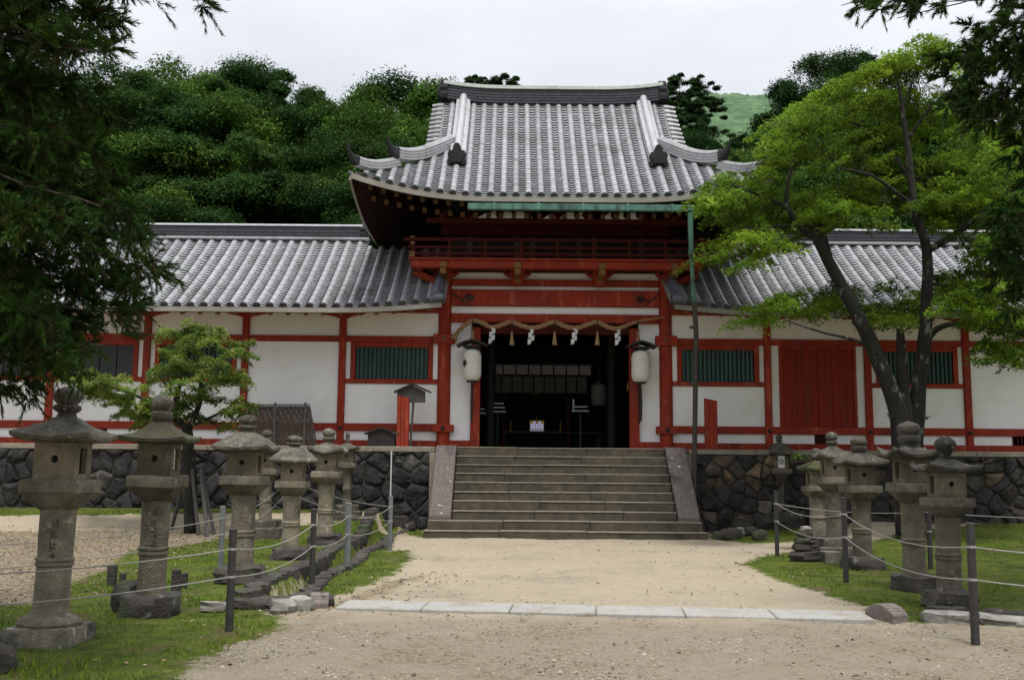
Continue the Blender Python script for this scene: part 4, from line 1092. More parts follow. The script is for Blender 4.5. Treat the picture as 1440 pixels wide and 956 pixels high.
    for sd_ in range(4):
        Mx = Matrix.Rotation(sd_*pi/2, 4, 'Z')
        if sd_ % 2 == 0:
            N = 16; cz = zb + hh*.55; rad = .036*w
            cir = [Vector((rad*cos(2*pi*j/N + pi/4), -hw, cz + rad*sin(2*pi*j/N + pi/4))) for j in range(N)]
            sq = []
            for j in range(N):
                a = 2*pi*j/N + pi/4; c, s_ = cos(a), sin(a); m_ = max(abs(c), abs(s_)); sq.append(Vector((c/m_*hw, -hw, zb + hh*.5 + s_/m_*hh*.5)))
            ins = [q + Vector((0, .06*w, 0)) for q in cir]
            vs = [Mx @ q for q in sq + cir + ins]
            mb.add(vs, [(j, (j+1) % N, (j+1) % N + N, j+N) for j in range(N)] + [(j+N, (j+1) % N+N, (j+1) % N + 2*N, j+2*N) for j in range(N)])
        else:
            a = hw*.42
            for lo_, hi_ in (((-hw+.002, -hw, zb), (-a, -hw+th, zb+hh)), ((a, -hw, zb), (hw-.002, -hw+th, zb+hh)), ((-a, -hw, zb), (a, -hw+th, zb+hh*.16)), ((-a, -hw, zb+hh*.86), (a, -hw+th, zb+hh))):
                mb.box(lo_, hi_, Mx)
    fb_ = mb.build('fire_box', M_STONE2, root, smooth=False); 
    fb_.data.attributes['tint'].data.foreach_set('color', [tn*1.08, tn*1.05, tn*.98, 1.0]*len(fb_.data.polygons))
    mb = MB(); i_ = hw-.075*w; mb.box((-i_, -i_, zb), (i_, i_, zb+hh)); mb.build('shade_block', M_BLACK, fb_)  # black block painted in for the shade inside the fire box
    if style.get('notice'):
        mb = MB(); nz = zb+hh*.5
        if style['notice'] == 'strip':
            mb.box((hw-.03, -.045*w, zb+hh*.2), (hw-.027, .055*w, zb+hh*.84)); nt = mb.build('paper_notice', M_PAPER, fb_)
            mb = MB()
            for (y0, y1, z0_, z1_) in ((-.02, .0, .62, .74), (.012, .03, .58, .66), (-.02, -.005, .42, .56), (.0, .03, .30, .38), (-.025, .0, .26, .32), (.015, .03, .44, .5)):
                mb.box((hw-.0268, y0*w, zb+hh*z0_), (hw-.0255, y1*w, zb+hh*z1_))
            mb.build('notice_print', M_BLACK, nt)
        else:
            mb.box((-.085*w, -hw-.006, zb+hh*.05), (.085*w, -hw-.003, zb+hh*.95)); nt = mb.build('paper_notice', M_PAPER, fb_)
            mb = MB(); N = 20
            pts = [(.062*w*cos(2*pi*j/N), -hw-.0085, nz+.01 + .062*w*sin(2*pi*j/N)) for j in range(N+1)]
            mb.tube(pts, .011*w, 5); mb.tube([(-.035*w, -hw-.0085, nz+.03), (.0, -hw-.0085, nz+.0), (.035*w, -hw-.0085, nz+.03)], .011*w, 5); mb.tube([(0, -hw-.0085, nz), (0, -hw-.0085, nz-.035)], .011*w, 5)
            mb.build('notice_print', M_BLACK, nt)
    # roof with upturned corners
    rw = style.get('roof', .345)*w; zr = zb + hh; rh = style.get('roof_h', .18)*k; lf = style.get('lift', .05)*k; sh_ = style.get('curve', 'lin')
    mb = MB()
    prof = [(hw*.9, zr-.004, 0), (rw*.93, zr+.012*k, lf*.7), (rw, zr+.02*k, lf), (rw*1.005, zr+.055*k, lf*1.1), (rw*.97, zr+.064*k, lf*.95)]
    rise = {'lin': lambda t: t**1.12, 'conc': lambda t: t**1.55, 'bell': lambda t: .5*t**1.5 + .5*(1-(1-t)**2.4), 'dome': lambda t: 1-(1-t)**1.7}[sh_]
    for t in (0.08, .16, .25, .35, .45, .55, .65, .75, .85, .93, 1.0): prof.append((rw*(.97 - (.97*rw - .082*w)/rw*t), zr+.064*k + rh*rise(t), lf*(1-t)**2.2))
    mb.rings([square_ring(a, b, 8, c) for a, b, c in prof])
    mossy = style.get('moss')
    rf = fin(mb, 'lantern_roof', M_MOSS if mossy else M_STONE, .011, t=tn*(1.0 if mossy else .72))
    z1 = zr + .064*k + rh
    hf = H - z1; fw = style.get('finial', .118)*w
    n_ = 18
    ball = lambda z0_, z1_, r_, n=9: [(max(.004, r_*sin(pi*i/n)), z0_ + (z1_-z0_)*(.5-.5*cos(pi*i/n))) for i in range(n+1)]
    if style.get('fin') == 'round':
        prof = [(fw*.74, -.02), (fw*.70, .10), (fw*.62, .15), (fw*.80, .20), (fw*1.0, .27), (fw*1.02, .35), (fw*.92, .40), (fw*.70, .43)] + ball(.36, 1.0, fw*1.06)[3:]
    elif style.get('fin') == 'onion':
        prof = [(fw*.5, 0), (fw*.55, .2), (fw*1.0, .45), (fw*1.15, .6), (fw*1.0, .75), (fw*.5, .9), (fw*.15, .97), (.004, 1.0)]
    else:
        prof = [(fw*.85, -.02), (fw*.78, .07), (fw*.92, .14), (fw*1.0, .24), (fw*1.0, .38), (fw*.85, .44), (fw*.88, .48), (fw*1.0, .54), (fw*1.05, .66), (fw*1.0, .80), (fw*.72, .90), (fw*.36, .955), (fw*.12, .985), (.004, 1.0)]
    mb = MB(); mb.lathe([(a, z1 - .01 + b*(hf+.01)) for a, b in prof], n=n_); fin(mb, 'finial', t=tn*.62, j=.005)
    return root
M_MOSS = mat('mossy_granite', (0.10, 0.095, 0.055), (0.055, 0.05, 0.03), 7, 0.95, 0.6, 40, tint=True, stain=(0.075, 0.09, 0.022), stain_scale=4, stain_lo=.48, stain_hi=.6)
stone_lantern((67, 912), (92, 543), 'tall stone lantern with round finial and lotus base nearest the bottom left corner', dict(base='lotus', fin='round', carved=True, lift=.04, curve='lin', finial=.122), 1, R(1), 1.0, 1.0)
stone_lantern((210, 870), (223, 556), 'stone lantern with mossy brown roof and paper strip in its side window', dict(base='rock', fin='bud', carved=True, moss=True, roof=.36, lift=.03, notice='strip', roof_h=.17, curve='conc'), 2, R(2), .95, .85)
stone_lantern((338, 822), (343, 583), 'grey domed stone lantern just behind the dark front post on the left lawn', dict(base='rock', fin='round', lift=.03, roof_h=.22, curve='bell', roof=.36), 3, R(-2), 1.04, .95)
stone_lantern((372, 757), (374, 604), 'thin stone lantern half hidden behind the domed lantern on the left lawn', dict(base='plinth', fin='round', lift=.03, shaft=.14), 4, R(1), .95, .9)
stone_lantern((407, 789), (409, 612), 'pale stone lantern with wide flat dome third from the right on the left lawn', dict(base='rock', fin='round', finial=.14, lift=.02, roof_h=.24, roof=.37, curve='dome'), 5, R(2), 1.0, 1.12)
stone_lantern((456, 768), (459, 602), 'pale stone lantern with scalloped roof corners beside the left drain', dict(base='rock', fin='round', lift=.09, roof=.345, roof_h=.17, curve='bell'), 6, R(-1), 1.02, 1.18)
stone_lantern((487, 732), (488, 606), 'smallest left lantern standing on a pedestal against the dark wall', dict(base='plinth', fin='bud', finial=.06, lift=.05, shaft=.12, roof_h=.13), 7, R(0), .85, .8)
stone_lantern((1336, 858), (1331, 611), 'dark stone lantern with onion finial nearest on the right lawn', dict(base='rock', fin='onion', lift=.07, roof_h=.13, finial=.125, curve='conc'), 8, R(-3), .97, .72)  # tints from here on mostly lowered to paint in canopy shade on like stone
stone_lantern((1288, 834), (1286, 592), 'stone lantern with tall bulky finial directly left of the nearest right lantern', dict(base='rock', fin='bud', finial=.15, lift=.11, roof_h=.12, curve='conc'), 9, R(-2), .97, .72)
stone_lantern((1214, 802), (1214, 614), 'dark stone lantern with squat finial and broad rock base behind the middle right post', dict(base='rock', fin='bud', finial=.13, lift=.05, roof=.36, curve='bell'), 10, R(2), 1.02, .62)
stone_lantern((1174, 784), (1184, 607), 'stone lantern with ball finial close behind the squat finial lantern on the right', dict(base='plinth', fin='round', lift=.06, roof=.35), 11, R(-1), .92, .75)
stone_lantern((1151, 776), (1152, 630), 'short mossy stone lantern with green tuft behind the ball finial lantern', dict(base='plinth', fin='bud', moss=True, lift=.03, shaft=.17), 12, R(3), .95, .9)
stone_lantern((1098, 742), (1098, 611), 'small dark lantern with white round symbol notice against the right wall', dict(base='plinth', fin='round', finial=.09, lift=.02, roof=.30, roof_h=.25, shaft=.12, notice='round', curve='dome'), 13, R(0), .92, .72)

# small squared stakes of stone around the mossy lantern
for (px, py, h, w, t) in ((157, 822, .26, .10, 'short square stone stake left of the mossy lantern'), (172, 823, .16, .07, 'lower thin stake beside the square stake left of the mossy lantern'), (247, 832, .27, .095, 'short square stone stake right of the mossy lantern'), (259, 828, .20, .07, 'thin stake right behind the square stake right of the mossy lantern'),
                          (381, 756, .16, .16, 'low square block at the foot of the thin lantern on the left lawn'), (1168, 790, .18, .26, 'low grey block on the moss in front of the ball finial lantern')):
    p = GG(px, py); mb = MB(); mb.box((-w/2, -w/2, -.1), (w/2, w/2, h)); mb.jitter(.006, 8, px)
    tag(mb.build('stone_stake', M_KERB if px < 1000 else M_STONE, None, at=p, bevel=.008), t, 'stone stake')
p = GG(172, 866); stone_thing('rock', p.x-.02, p.y+.25, .16, .16, .20, M_KERB, 'dark upright rock leaning on the base of the mossy lantern', 'rock')
# cairn
p = GG(1133, 790); c = empty('stone_cairn', p, 'small cairn of stacked stones at the edge of the right lawn', 'cairn')
z = 0
for i, (s, h) in enumerate(((.26, .18), (.20, .12), (.17, .10), (.13, .10), (.08, .08))):
    mb = rock_mesh(rk, s, s*.8, h*.6, i*7.7, square=.5); mb.v = [(a + rk.uniform(-.01, .01), b, c_ + z + h*.5) for a, b, c_ in mb.v]; z += h
    mb.build('stacked_stone', M_KERB if i < 4 else M_ROCK, c, smooth=True)

# ================================================================== ROPE BARRIERS
def barrier_post(base, top, m, label, r=.038):
    p = GG(*base); h = P(top[0], top[1], p.y).z - p.z
    root = empty('barrier_post', p, label, 'barrier post', 'rope barrier posts')
    mb = MB(); mb.tube([(0, 0, -.1), (0, 0, h-.012)], r, 14); mb.build('post_tube', m, root, smooth=True)
    mb = MB(); mb.lathe([(r*1.06, h-.02), (r*1.06, h-.004), (r*.8, h+.004)], n=14); mb.build('post_cap', m, root, smooth=True)
    for f in (.80, .53):
        mb = MB(); mb.lathe([(r+.003, h*f-.012), (r+.006, h*f), (r+.003, h*f+.012)], n=14); mb.build('rope_loop', M_ROPE, root, smooth=True)
    return p, h
PO = {}
PO['a'] = barrier_post((322, 888), (327, 743), M_POSTD, 'dark barrier post at the front of the left lawn')
PO['b'] = barrier_post((438, 828), (437, 715), M_POSTD, 'dark barrier post standing in the left drain')
PO['c'] = barrier_post((488, 801), (492, 707), M_POSTG, 'grey barrier post at the edge of the sandy path, left side', .045)
PO['d'] = barrier_post((548, 773), (550, 697), M_POSTG, 'grey barrier post at the far corner near the left wall', .04)
PO['e'] = barrier_post((310, 796), (314, 712), M_POSTG, 'grey barrier post behind the domed lantern on the left lawn', .042)
PO['f'] = barrier_post((1093, 781), (1097, 690), M_POSTD, 'dark barrier post farthest back on the right')
PO['g'] = barrier_post((1190, 819), (1190, 699), M_POSTD, 'dark barrier post in the middle of the right rope line')
PO['h'] = barrier_post((1372, 906), (1373, 735), M_POSTD, 'dark barrier post closest to the camera on the right')
PO['i'] = barrier_post((1309, 800), (1309, 700), M_POSTD, 'dark barrier post seen between the two nearest right lanterns')
PO['j'] = (Vector((-5.9, 7.2, gh(-5.9, 7.2))), 1.0); PO['k'] = (Vector((-6.3, 9.3, gh(-6.3, 9.3))), 1.0)
PO['l'] = (Vector((6.6, 8.2, 0.1)), 1.02); PO['m'] = (Vector((10.6, 14.8, .15)), 1.05); PO['n'] = (Vector((-5.0, 22.6, gh(-5, 22.6))), 1.0)
for key, t in (('j', 'dark barrier post left of the front lantern, beyond the frame'), ('k', 'grey barrier post beside the litter at far left'), ('l', 'dark barrier post at the right edge of the lawn'), ('m', 'dark barrier post far right by the wall'), ('n', 'grey barrier post at the foot of the left wall')):
    p, h = PO[key]; root = empty('barrier_post', p, t, 'barrier post', 'rope barrier posts')
    mb = MB(); mb.tube([(0, 0, -.1), (0, 0, h)], .04, 14); mb.build('post_tube', M_POSTD if key in 'jlm' else M_POSTG, root, smooth=True)
def rope(chain, frac, sag, label, r=.0062):
    mb = MB(); pts = []
    for a, b in zip(chain[:-1], chain[1:]):
        (p, h), (q, g) = PO[a], PO[b]
        A_ = p + Vector((0, 0, h*frac)); B_ = q + Vector((0, 0, g*frac))
        for i in range(13):
            if pts and i == 0: continue
            t = i/12; pts.append(A_.lerp(B_, t) - Vector((0, 0, sag*(A_-B_).length*4*t*(1-t))))
    o_ = pts[0]
    mb.tube(pts, r, 6)
    tag(mb.build('barrier_rope', M_ROPE, None, o_, smooth=True, at=o_), label, 'rope', 'ropes of the barriers')
rope('jabcd', .80, .030, 'upper grey rope strung along the front posts of the left lawn')
rope('jabcd', .53, .028, 'lower grey rope strung along the front posts of the left lawn')
rope('kend', .80, .020, 'upper grey rope strung behind the lanterns of the left lawn')
rope('kend', .53, .020, 'lower grey rope strung behind the lanterns of the left lawn')
rope('fghl', .80, .030, 'upper pale rope strung along the front posts of the right lawn')
rope('fghl', .53, .030, 'lower pale rope strung along the front posts of the right lawn')
rope('fim', .80, .025, 'pale rope strung behind the right lanterns to the far post')

# ================================================================== OBJECTS AT THE GATE
# copper gutter with its downpipe
a, b = P(658, 289, 22.16), P(976, 294, 22.16)
gz = (a.z + b.z)/2
gt = empty('roof_gutter', (b.x, 22.16, ZT), 'green patinated copper gutter under the main eave with long downpipe at its right end', 'gutter')
mb = MB(); ox = [(0.085*cos(pi + pi*i/8), 0.10*sin(pi + pi*i/8)) for i in range(9)] + [(.075, .03), (-.075, .03)]
ox = [(-.085, -.10), (.085, -.10), (.085, .06), (.075, .06), (-.075, .06), (-.085, .06)]
sweep(mb, [(x, 22.16, gz) for x in np.linspace(a.x, b.x, 9)], [(-.065, -.08), (.065, -.08), (.08, .055), (-.08, .055)])
for x in np.linspace(a.x+.6, b.x-.5, 5): mb.box((x-.03, 22.16-.093, gz-.092), (x+.03, 22.16+.09, gz+.07))
mb.build('gutter_trough', M_COPPER, gt, gt.location, bevel=.008)
p0 = Vector((b.x-.09, 22.16, gz-.1)); p1 = P(972, 358, 22.35); p2 = P(976, 425, 22.75); p3 = P(979, 470, 22.9); p4 = P(976, 690, 22.95)
mb = MB(); mb.tube([p0, p0.lerp(p1, .5), p1], .062, 12); mb.build('copper_downpipe', M_COPPER, gt, gt.location, smooth=True)
mb = MB(); mb.tube([p1, p1 + (p2-p1)*.05], .078, 12); mb.build('pipe_collar', M_PIPE, gt, gt.location, smooth=True)
mb = MB(); mb.tube([p1, p2], .05, 12); mb.tube([p2 - (p2-p1)*.22, p2], .060, 12); mb.build('thin_downpipe', M_COPPER, gt, gt.location, smooth=True)
mb = MB(); mb.tube([p2 + Vector((0, 0, .03)), p3, p4, Vector((p4.x, p4.y, gh(p4.x, p4.y)+.02))], .058, 12)
for zz in (2.0, 3.45, 4.75): mb.lathe([(.066, zz-.03), (.068, zz), (.066, zz+.03)], (p4.x+.006, p4.y-.01, 0), 12)
mb.build('lower_downpipe', M_PIPE, gt, gt.location, smooth=True)

# straw rope over the opening
YR = 24.52
kp = [(641, 470), (646, 464), (655, 456), (665, 451), (678, 454), (692, 460), (705, 457), (719, 453), (734, 458), (750, 461), (766, 457), (780, 453), (795, 459), (810, 461), (825, 457), (839, 453), (853, 459), (868, 462), (883, 457), (898, 452), (915, 449), (934, 446)]
kp3 = [P(x, y, YR) for x, y in kp]
sh = empty('straw_rope', kp3[10], 'thick twisted straw rope draped in loops across the gate opening', 'rope')
def spline(pts, n):
    out = []
    for i in range(len(pts)-1):
        p0_, p1_, p2_, p3_ = pts[max(i-1, 0)], pts[i], pts[i+1], pts[min(i+2, len(pts)-1)]
        for j in range(n):
            t = j/n; out.append(0.5*((2*p1_) + (p2_-p0_)*t + (2*p0_-5*p1_+4*p2_-p3_)*t*t + (3*p1_-p0_-3*p2_+p3_)*t**3))
    return out + [pts[-1]]
cl = spline(kp3, 8); rad = [.052 if i < len(cl)*.8 else .052 - .034*(i/len(cl)-.8)/.2 for i in range(len(cl))]
for st_ in range(3):
    pts = []
    L = 0
    for i, p in enumerate(cl):
        if i: L += (cl[i]-cl[i-1]).length
        d = (cl[min(i+1, len(cl)-1)] - cl[max(i-1, 0)]).normalized(); u_ = Vector((0, 1, 0)); v_ = d.cross(u_).normalized()
        ang = L*14 + st_*2*pi/3
        pts.append(p + (u_*cos(ang) + v_*sin(ang))*rad[i]*.55)
    mb = MB(); mb.tube(pts, [r*.62 for r in rad], 7); mb.build('rope_strand', M_STRAW, sh, sh.location, smooth=True)
mb = MB(); mb.tube([cl[0], cl[0] + Vector((-.06, -.02, -.12))], [.06, .10], 9); mb.build('frayed_end', M_STRAW, sh, sh.location)
pos_words = ['leftmost', 'second from left', 'second from right', 'rightmost']
for i, (px, py) in enumerate(((692, 462), (747, 463), (808, 463), (869, 464))):
    o = P(px, py, YR-.05); mb = MB(); x = 0; z = .0
    r_ = random.Random(i)
    for kx in range(4):
        dx = (-.035 if kx % 2 else .03) + r_.uniform(-.015, .015); yy = -.012*kx
        w = .042; h = .105
        mb.prism([(x-w+dx, z), (x+w+dx, z+.02), (x+w*.9+dx, z-h), (x-w+dx, z-h-.03)], lambda u, v, k_: Vector((u, yy - (u-x)*(.5 if kx % 2 else -.5) + .004*k_, v)))
        z -= h*.80
    mb.prism([(-.012, .05), (.012, .05), (.03, -.01), (-.03, -.01)], lambda u, v, k_: Vector((u, .01+.004*k_, v)))
    tag(mb.build('paper_streamer', M_PAPER, None, at=o), pos_words[i] + ' of the white zigzag paper streamers on the straw rope', 'paper streamer', 'white paper streamers on the straw rope')
tw = ['leftmost straw tassel, directly above the left paper lantern', 'straw tassel between the two left paper streamers', 'straw tassel at the middle of the gate opening', 'straw tassel between the two right paper streamers', 'rightmost straw tassel, directly above the right paper lantern']
for i, (px, py) in enumerate(((665, 453), (720, 455), (780, 455), (840, 455), (897, 454))):
    o = P(px, py, YR-.06); t = empty('straw_tassel', o, tw[i], 'tassel', 'straw tassels on the straw rope')
    mb = MB(); mb.tube([(0, 0, .08), (.003, 0, -.14), (0, 0, -.24)], .012, 6); mb.build('cord', M_DARKWOOD, t)
    mb = MB(); mb.lathe([(.02, -.20), (.032, -.24), (.028, -.28), (.042, -.40), (.065, -.53), (.06, -.535)], n=12); mb.jitter(.008, 25, i); mb.build('straw_skirt', M_STRAW, t)

# paper lanterns with wooden hats
def crest(mb, r0, z0, ang, s):
    """flower crest wrapped round the paper barrel"""
    def disc(u, v, rr):
        N = 8; pts = []
        for j in range(N):
            a_ = ang + (u + rr*cos(2*pi*j/N))/r0; pts.append((r0*1.012*cos(a_), r0*1.012*sin(a_), z0 + v + rr*sin(2*pi*j/N)))
        mb.add(pts, [tuple(range(N))])
    for j in range(6): disc(s*.55*cos(pi*j/3+pi/6), s*.62*sin(pi*j/3+pi/6), s*.36)
    disc(0, 0, s*.25); disc(0, s*1.05, s*.2); disc(0, -s*1.05, s*.2)
for s, (px, py0, py1), lab in ((-1, (663.5, 492, 535), 'white paper lantern with black crest and wooden hat on the left door post'), (1, (901, 494, 537), 'white paper lantern with two black crests and wooden hat on the right door post')):
    Yl = 24.30; t_ = P(px, py0, Yl); b_ = P(px, py1, Yl); h = t_.z - b_.z
    root = empty('paper_lantern', b_, lab, 'paper lantern', 'paper lanterns at the gate opening')
    mb = MB(); n = 40; prof = []
    for i in range(n+1):
        t = i/n; r = .232*(1 - .35*abs(2*t-1)**5.5) ; r *= 1 + (.010 if i % 2 else -.004) - .035*(1-abs(2*t-1)); prof.append((r, t*h))
    mb.lathe(prof, n=28); mb.build('paper_body', M_LPAPER, root, smooth='all')
    mb = MB(); mb.lathe([(.14, h), (.145, h+.05), (.10, h+.055)], n=18); mb.lathe([(.13, -.045), (.135, .0), (.1, .002)], n=18); mb.build('rim', M_BLACK, root)
    mb = MB()
    for a_ in ([R(-138)] if s < 0 else [R(-185), R(-8)]): crest(mb, .236, h*.55, a_, .085)
    if s < 0: crest(mb, .236, h*.55, R(20), .085)
    mb.build('crest', M_BLACK, root, fixn=False)
    mb = MB()
    for q in (-1, 1):
        mb.prism([(0, h+.20), (q*.16, h+.155), (q*.36, h+.07), (q*.385, h+.105), (q*.17, h+.20), (0, h+.245)], lambda u, v, k: Vector((u, -.30+.56*k, v)))
    mb.box((-.22, -.22, h+.06), (.22, .2, h+.10)); mb.build('wooden_hat', M_DARKWOOD, root)
    mb = MB(); mb.box((-.03, .18, h+.02), (.03, .42, h+.08)); mb.box((-.02, .30, -1.0), (.02, .34, h)); mb.build('wall_bracket', M_DARKWOOD, root)
    mb = MB(); mb.tube([(0, 0, -.04), (.005, 0, -.5), (0, 0, -.95)], [.02, .035, .025], 8); mb.build('hanging_cord', M_DARKWOOD, root)

# things inside the passage
def inner(px, py, Y): return P(px, py, Y)
YI = 30.2
def curtain(x0, x1, y0, y1, n, m, label, Y):
    a = P(x0, y0, Y); b = P(x1, y1, Y); root = empty('hanging_curtain', (a.x, Y, b.z), label, 'curtain')
    w = (b.x-a.x)/n
    for i in range(n):
        mb = MB(); mb.box((i*w+.02, 0, 0), ((i+1)*w-.02, .015, a.z-b.z)); mb.build('cloth_panel', m, root)
    mb = MB(); mb.box((-.1, -.01, a.z-b.z), ((b.x-a.x)+.1, .03, a.z-b.z+.05)); mb.build('curtain_rod', M_DARKWOOD, root)
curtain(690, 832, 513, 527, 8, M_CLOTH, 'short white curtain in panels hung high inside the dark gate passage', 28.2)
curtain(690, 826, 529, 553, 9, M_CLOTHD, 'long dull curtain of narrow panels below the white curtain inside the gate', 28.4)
a = P(705, 603, 28.6); b = P(845, 630, 28.6)
tb = empty('altar_table', ((a.x+b.x)/2, 28.6, ZT), 'low dark altar table across the inside of the gate', 'table')
mb = MB(); w = (b.x-a.x)/2; mb.box((-w, -.3, .46), (w, .3, .54)); mb.build('table_top', M_DARKWOOD, tb, bevel=.01)
for sx_ in (-1, 1):
    for sy_ in (-1, 1): mb = MB(); mb.box((sx_*(w-.08)-.05, sy_*.22-.05, 0), (sx_*(w-.08)+.05, sy_*.22+.05, .455)); mb.build('leg', M_DARKWOOD, tb)
tz = ZT + .54
o = Vector((P(755, 600, 28.5).x, 28.5, tz)); lp = empty('glowing_altar_stand', o, 'small bluish white stand with added glow on the altar table inside the gate', 'glowing stand')
mb = MB()
for i in range(5): mb.box((-.19+.076*i+.008, 0, .06), (-.19+.076*(i+1)-.008, .02, .24 + (.04 if i % 2 else -.03)))
mb.box((-.19, 0, .0), (.19, .02, .025)); mb.build('glow_panel', M_LIT, lp)
mb = MB(); mb.box((-.2, .021, -.0), (.2, .06, .3)); mb.lathe([(.03, .3), (.02, .36), (.005, .42)], (0, .04, 0), 8); mb.build('frame', M_GOLD, lp)
for px, t in ((718, 'brass candle stand on the left half of the altar table'), (788, 'brass candle stand on the right half of the altar table')):
    o = Vector((P(px, 600, 28.5).x, 28.5, tz)); mb = MB(); mb.lathe([(.05, 0), (.05, .02), (.015, .04), (.015, .16), (.04, .18), (.04, .20), (.012, .21), (.012, .30), (.002, .31)], n=10)
    tag(mb.build('candle_stand', M_GOLD, None, at=o, smooth=True), t, 'candle stand')
for px, t in ((708, 'tall thin red stand left of the altar inside the gate'), (799, 'tall thin red stand right of the altar inside the gate')):
    p = P(px, 605, 27.9); o = Vector((p.x, 27.9, ZT)); root = empty('offering_stand', o, t, 'stand')
    mb = MB(); mb.lathe([(.16, 0), (.15, .04), (.035, .06), (.03, .75), (.035, 1.42)], n=10); mb.build('pole', M_RED_SHADED, root, smooth=True)
    mb = MB(); mb.box((-.13, -.13, 1.42), (.13, .13, 1.46)); mb.build('tray', M_RED_SHADED, root)
for px, py, n, t in ((700, 578, 3, 'white folded papers on the left shelf inside the gate'), (672, 580, 2, 'white folded papers beside the left door post inside the gate'), (816, 577, 2, 'white folded papers on the right shelf inside the gate')):
    o = P(px, py, 27.2); root = empty('paper_shelf', o, t, 'shelf')
    mb = MB(); mb.box((-.28, -.1, -.06), (.28, .15, -.03)); mb.box((-.03, -.02, o.z*-1+ZT), (.03, .04, -.06)); mb.build('shelf_board', M_DARKWOOD, root)
    mb = MB()
    for i in range(n): mb.box((-.24+.02*i, -.1, -.028+.11*i), (.22-.03*i, .1, .0+.11*i))
    mb.box((-.2, .1, -.028), (-.16, .14, .3)); mb.build('paper_stack', M_PAPER, root)
o = P(842, 571, 27.6); h = .62; root = empty('paper_lantern', o, 'dim paper lantern hanging deep inside the gate at right', 'paper lantern', 'paper lanterns at the gate opening')
mb = MB(); mb.lathe([(.13, 0), (.19, .04), (.215, .15), (.215, .47), (.19, .58), (.13, .62)], n=20); mb.build('paper_body', M_SHADEPAPER, root, smooth=True)
mb = MB(); mb.lathe([(.13, .62), (.13, .66)], n=16); mb.tube([(0, 0, .66), (0, 0, 5.55-o.z)], .01, 5); mb.build('rim', M_BLACK, root)
o = P(755, 555, 28.9); mb = MB(); mb.lathe([(.02, .3), (.03, .2), (.16, .12), (.17, .0), (.19, -.05), (.02, -.06)], n=14)
tag(mb.build('hanging_bell', M_GOLD, None, at=o, smooth=True), 'dull brass bell hanging over the altar inside the gate', 'bell')
o = P(883, 548, 26.4); mb = MB(); mb.lathe([(.01, .22), (.03, .16), (.035, .1), (.05, .05), (.06, .0), (.09, -.04), (.01, -.05)], n=10)
tag(mb.build('brass_ornament', M_GOLD, None, at=o, smooth=True), 'small brass ornament hanging beside the right door post', 'ornament')

# sign boards and sleeve boards on the terrace
def sleeve(px0, px1, py, Y, label):
    a = P(px0, py, Y); b = P(px1, py, Y); x0, x1 = a.x, b.x
    root = empty('red_sleeve_post', ((x0+x1)/2, Y, ZT), label, 'red post'); w = (x1-x0)/2; h = a.z - ZT
    for k in range(3):
        mb = MB(); u0 = -w + 2*w*k/3; mb.prism([(u0+.002, 0), (u0+2*w/3-.002, 0), (u0+2*w/3-.002, h-.02*(k+1)), (u0+.002, h-.02*k)], lambda u, v, q: Vector((u, -.05-.012*(k == 0)+.14*q, v))); mb.build('plank', M_RED, root, bevel=.006)
    for z in (h*.28, h*.78): mb = MB(); mb.tube([(-w*.7, -.06, z), (-w*.7, -.085, z)], .022, 8); mb.build('nail_head', M_OCHRE, root)
sleeve(559, 576, 556, 23.98, 'upright red plank post on the terrace left of the steps')
sleeve(990.5, 1008, 560, 23.98, 'upright red plank post on the terrace right of the steps')
p = P(577, 629, 24.1); p.z = ZT
nb = empty('notice_board', p, 'small grey roofed wooden notice board on a leaning pole left of the gate', 'notice board')
tp = P(582, 566, 24.1); mb = MB(); mb.tube([(0, 0, 0), tp-p+Vector((0, 0.03, .3))], .026, 8); mb.build('pole', M_GREYWOOD, nb)
c_ = P(580, 556, 24.02) - p
mb = MB(); mb.prism([(-.37, -.17), (.31, -.17), (.31, .10), (0.0, .24), (-.37, .08)], lambda u, v, k: c_ + Vector((u, .05*k, v))); mb.build('board', M_GREYWOOD, nb, bevel=.005)
mb = MB()
for q in (-1, 1): mb.prism([(0, .25), (q*.44, .06), (q*.45, .095), (0, .30)], lambda u, v, k: c_ + Vector((u, -.09+.22*k, v)))
mb.build('board_roof', M_DARKWOOD, nb)
p = P(538, 628, 24.1); p.z = ZT
db = empty('donation_box', p, 'low black box with a shallow pitched lid on the terrace beside the red post', 'box')
mb = MB(); mb.box((-.34, -.15, 0), (.30, .2, .30)); mb.prism([(-.34, .30), (.30, .30), (-.02, .42)], lambda u, v, k: Vector((u, -.148+.346*k, v))); mb.build('box_body', M_DARKWOOD, db)
mb = MB()
for q in (-1, 1): mb.prism([(-.02, .425), (-.02+q*.40, .285), (-.02+q*.41, .315), (-.02, .455)], lambda u, v, k: Vector((u, -.2+.45*k, v)))
mb.build('lid', M_BLACK, db)
# woven bamboo rack on the terrace
p = P(396, 628, 24.15); p.z = ZT; rk_ = empty('woven_rack', p, 'brown woven bamboo rack leaning against the white corridor wall', 'rack')
def rp(px, py): q = P(px, py, 24.15); return Vector((q.x-p.x, 0, q.z-p.z))
tl, tr, bl, br_ = rp(350, 572), rp(436, 572), rp(340, 628), rp(446, 628)
for i in range(24):
    t = i/23; l_, r2 = bl.lerp(tl, t), br_.lerp(tr, t); mb = MB(); n = 34
    mb.tube([l_.lerp(r2, j/n) + Vector((0, .012*(1 if (j+i) % 2 else -1), .006*sin(j*2.1+i))) for j in range(n+1)], .021, 5, caps=True); mb.build('bamboo_strip', M_BAMBOO, rk_)
for j in range(25):
    t = j/24; mb = MB(); mb.tube([bl.lerp(br_, t) + Vector((0, .0, 0)), tl.lerp(tr, t)], .011, 5); mb.build('bamboo_upright', M_BAMBOO, rk_)
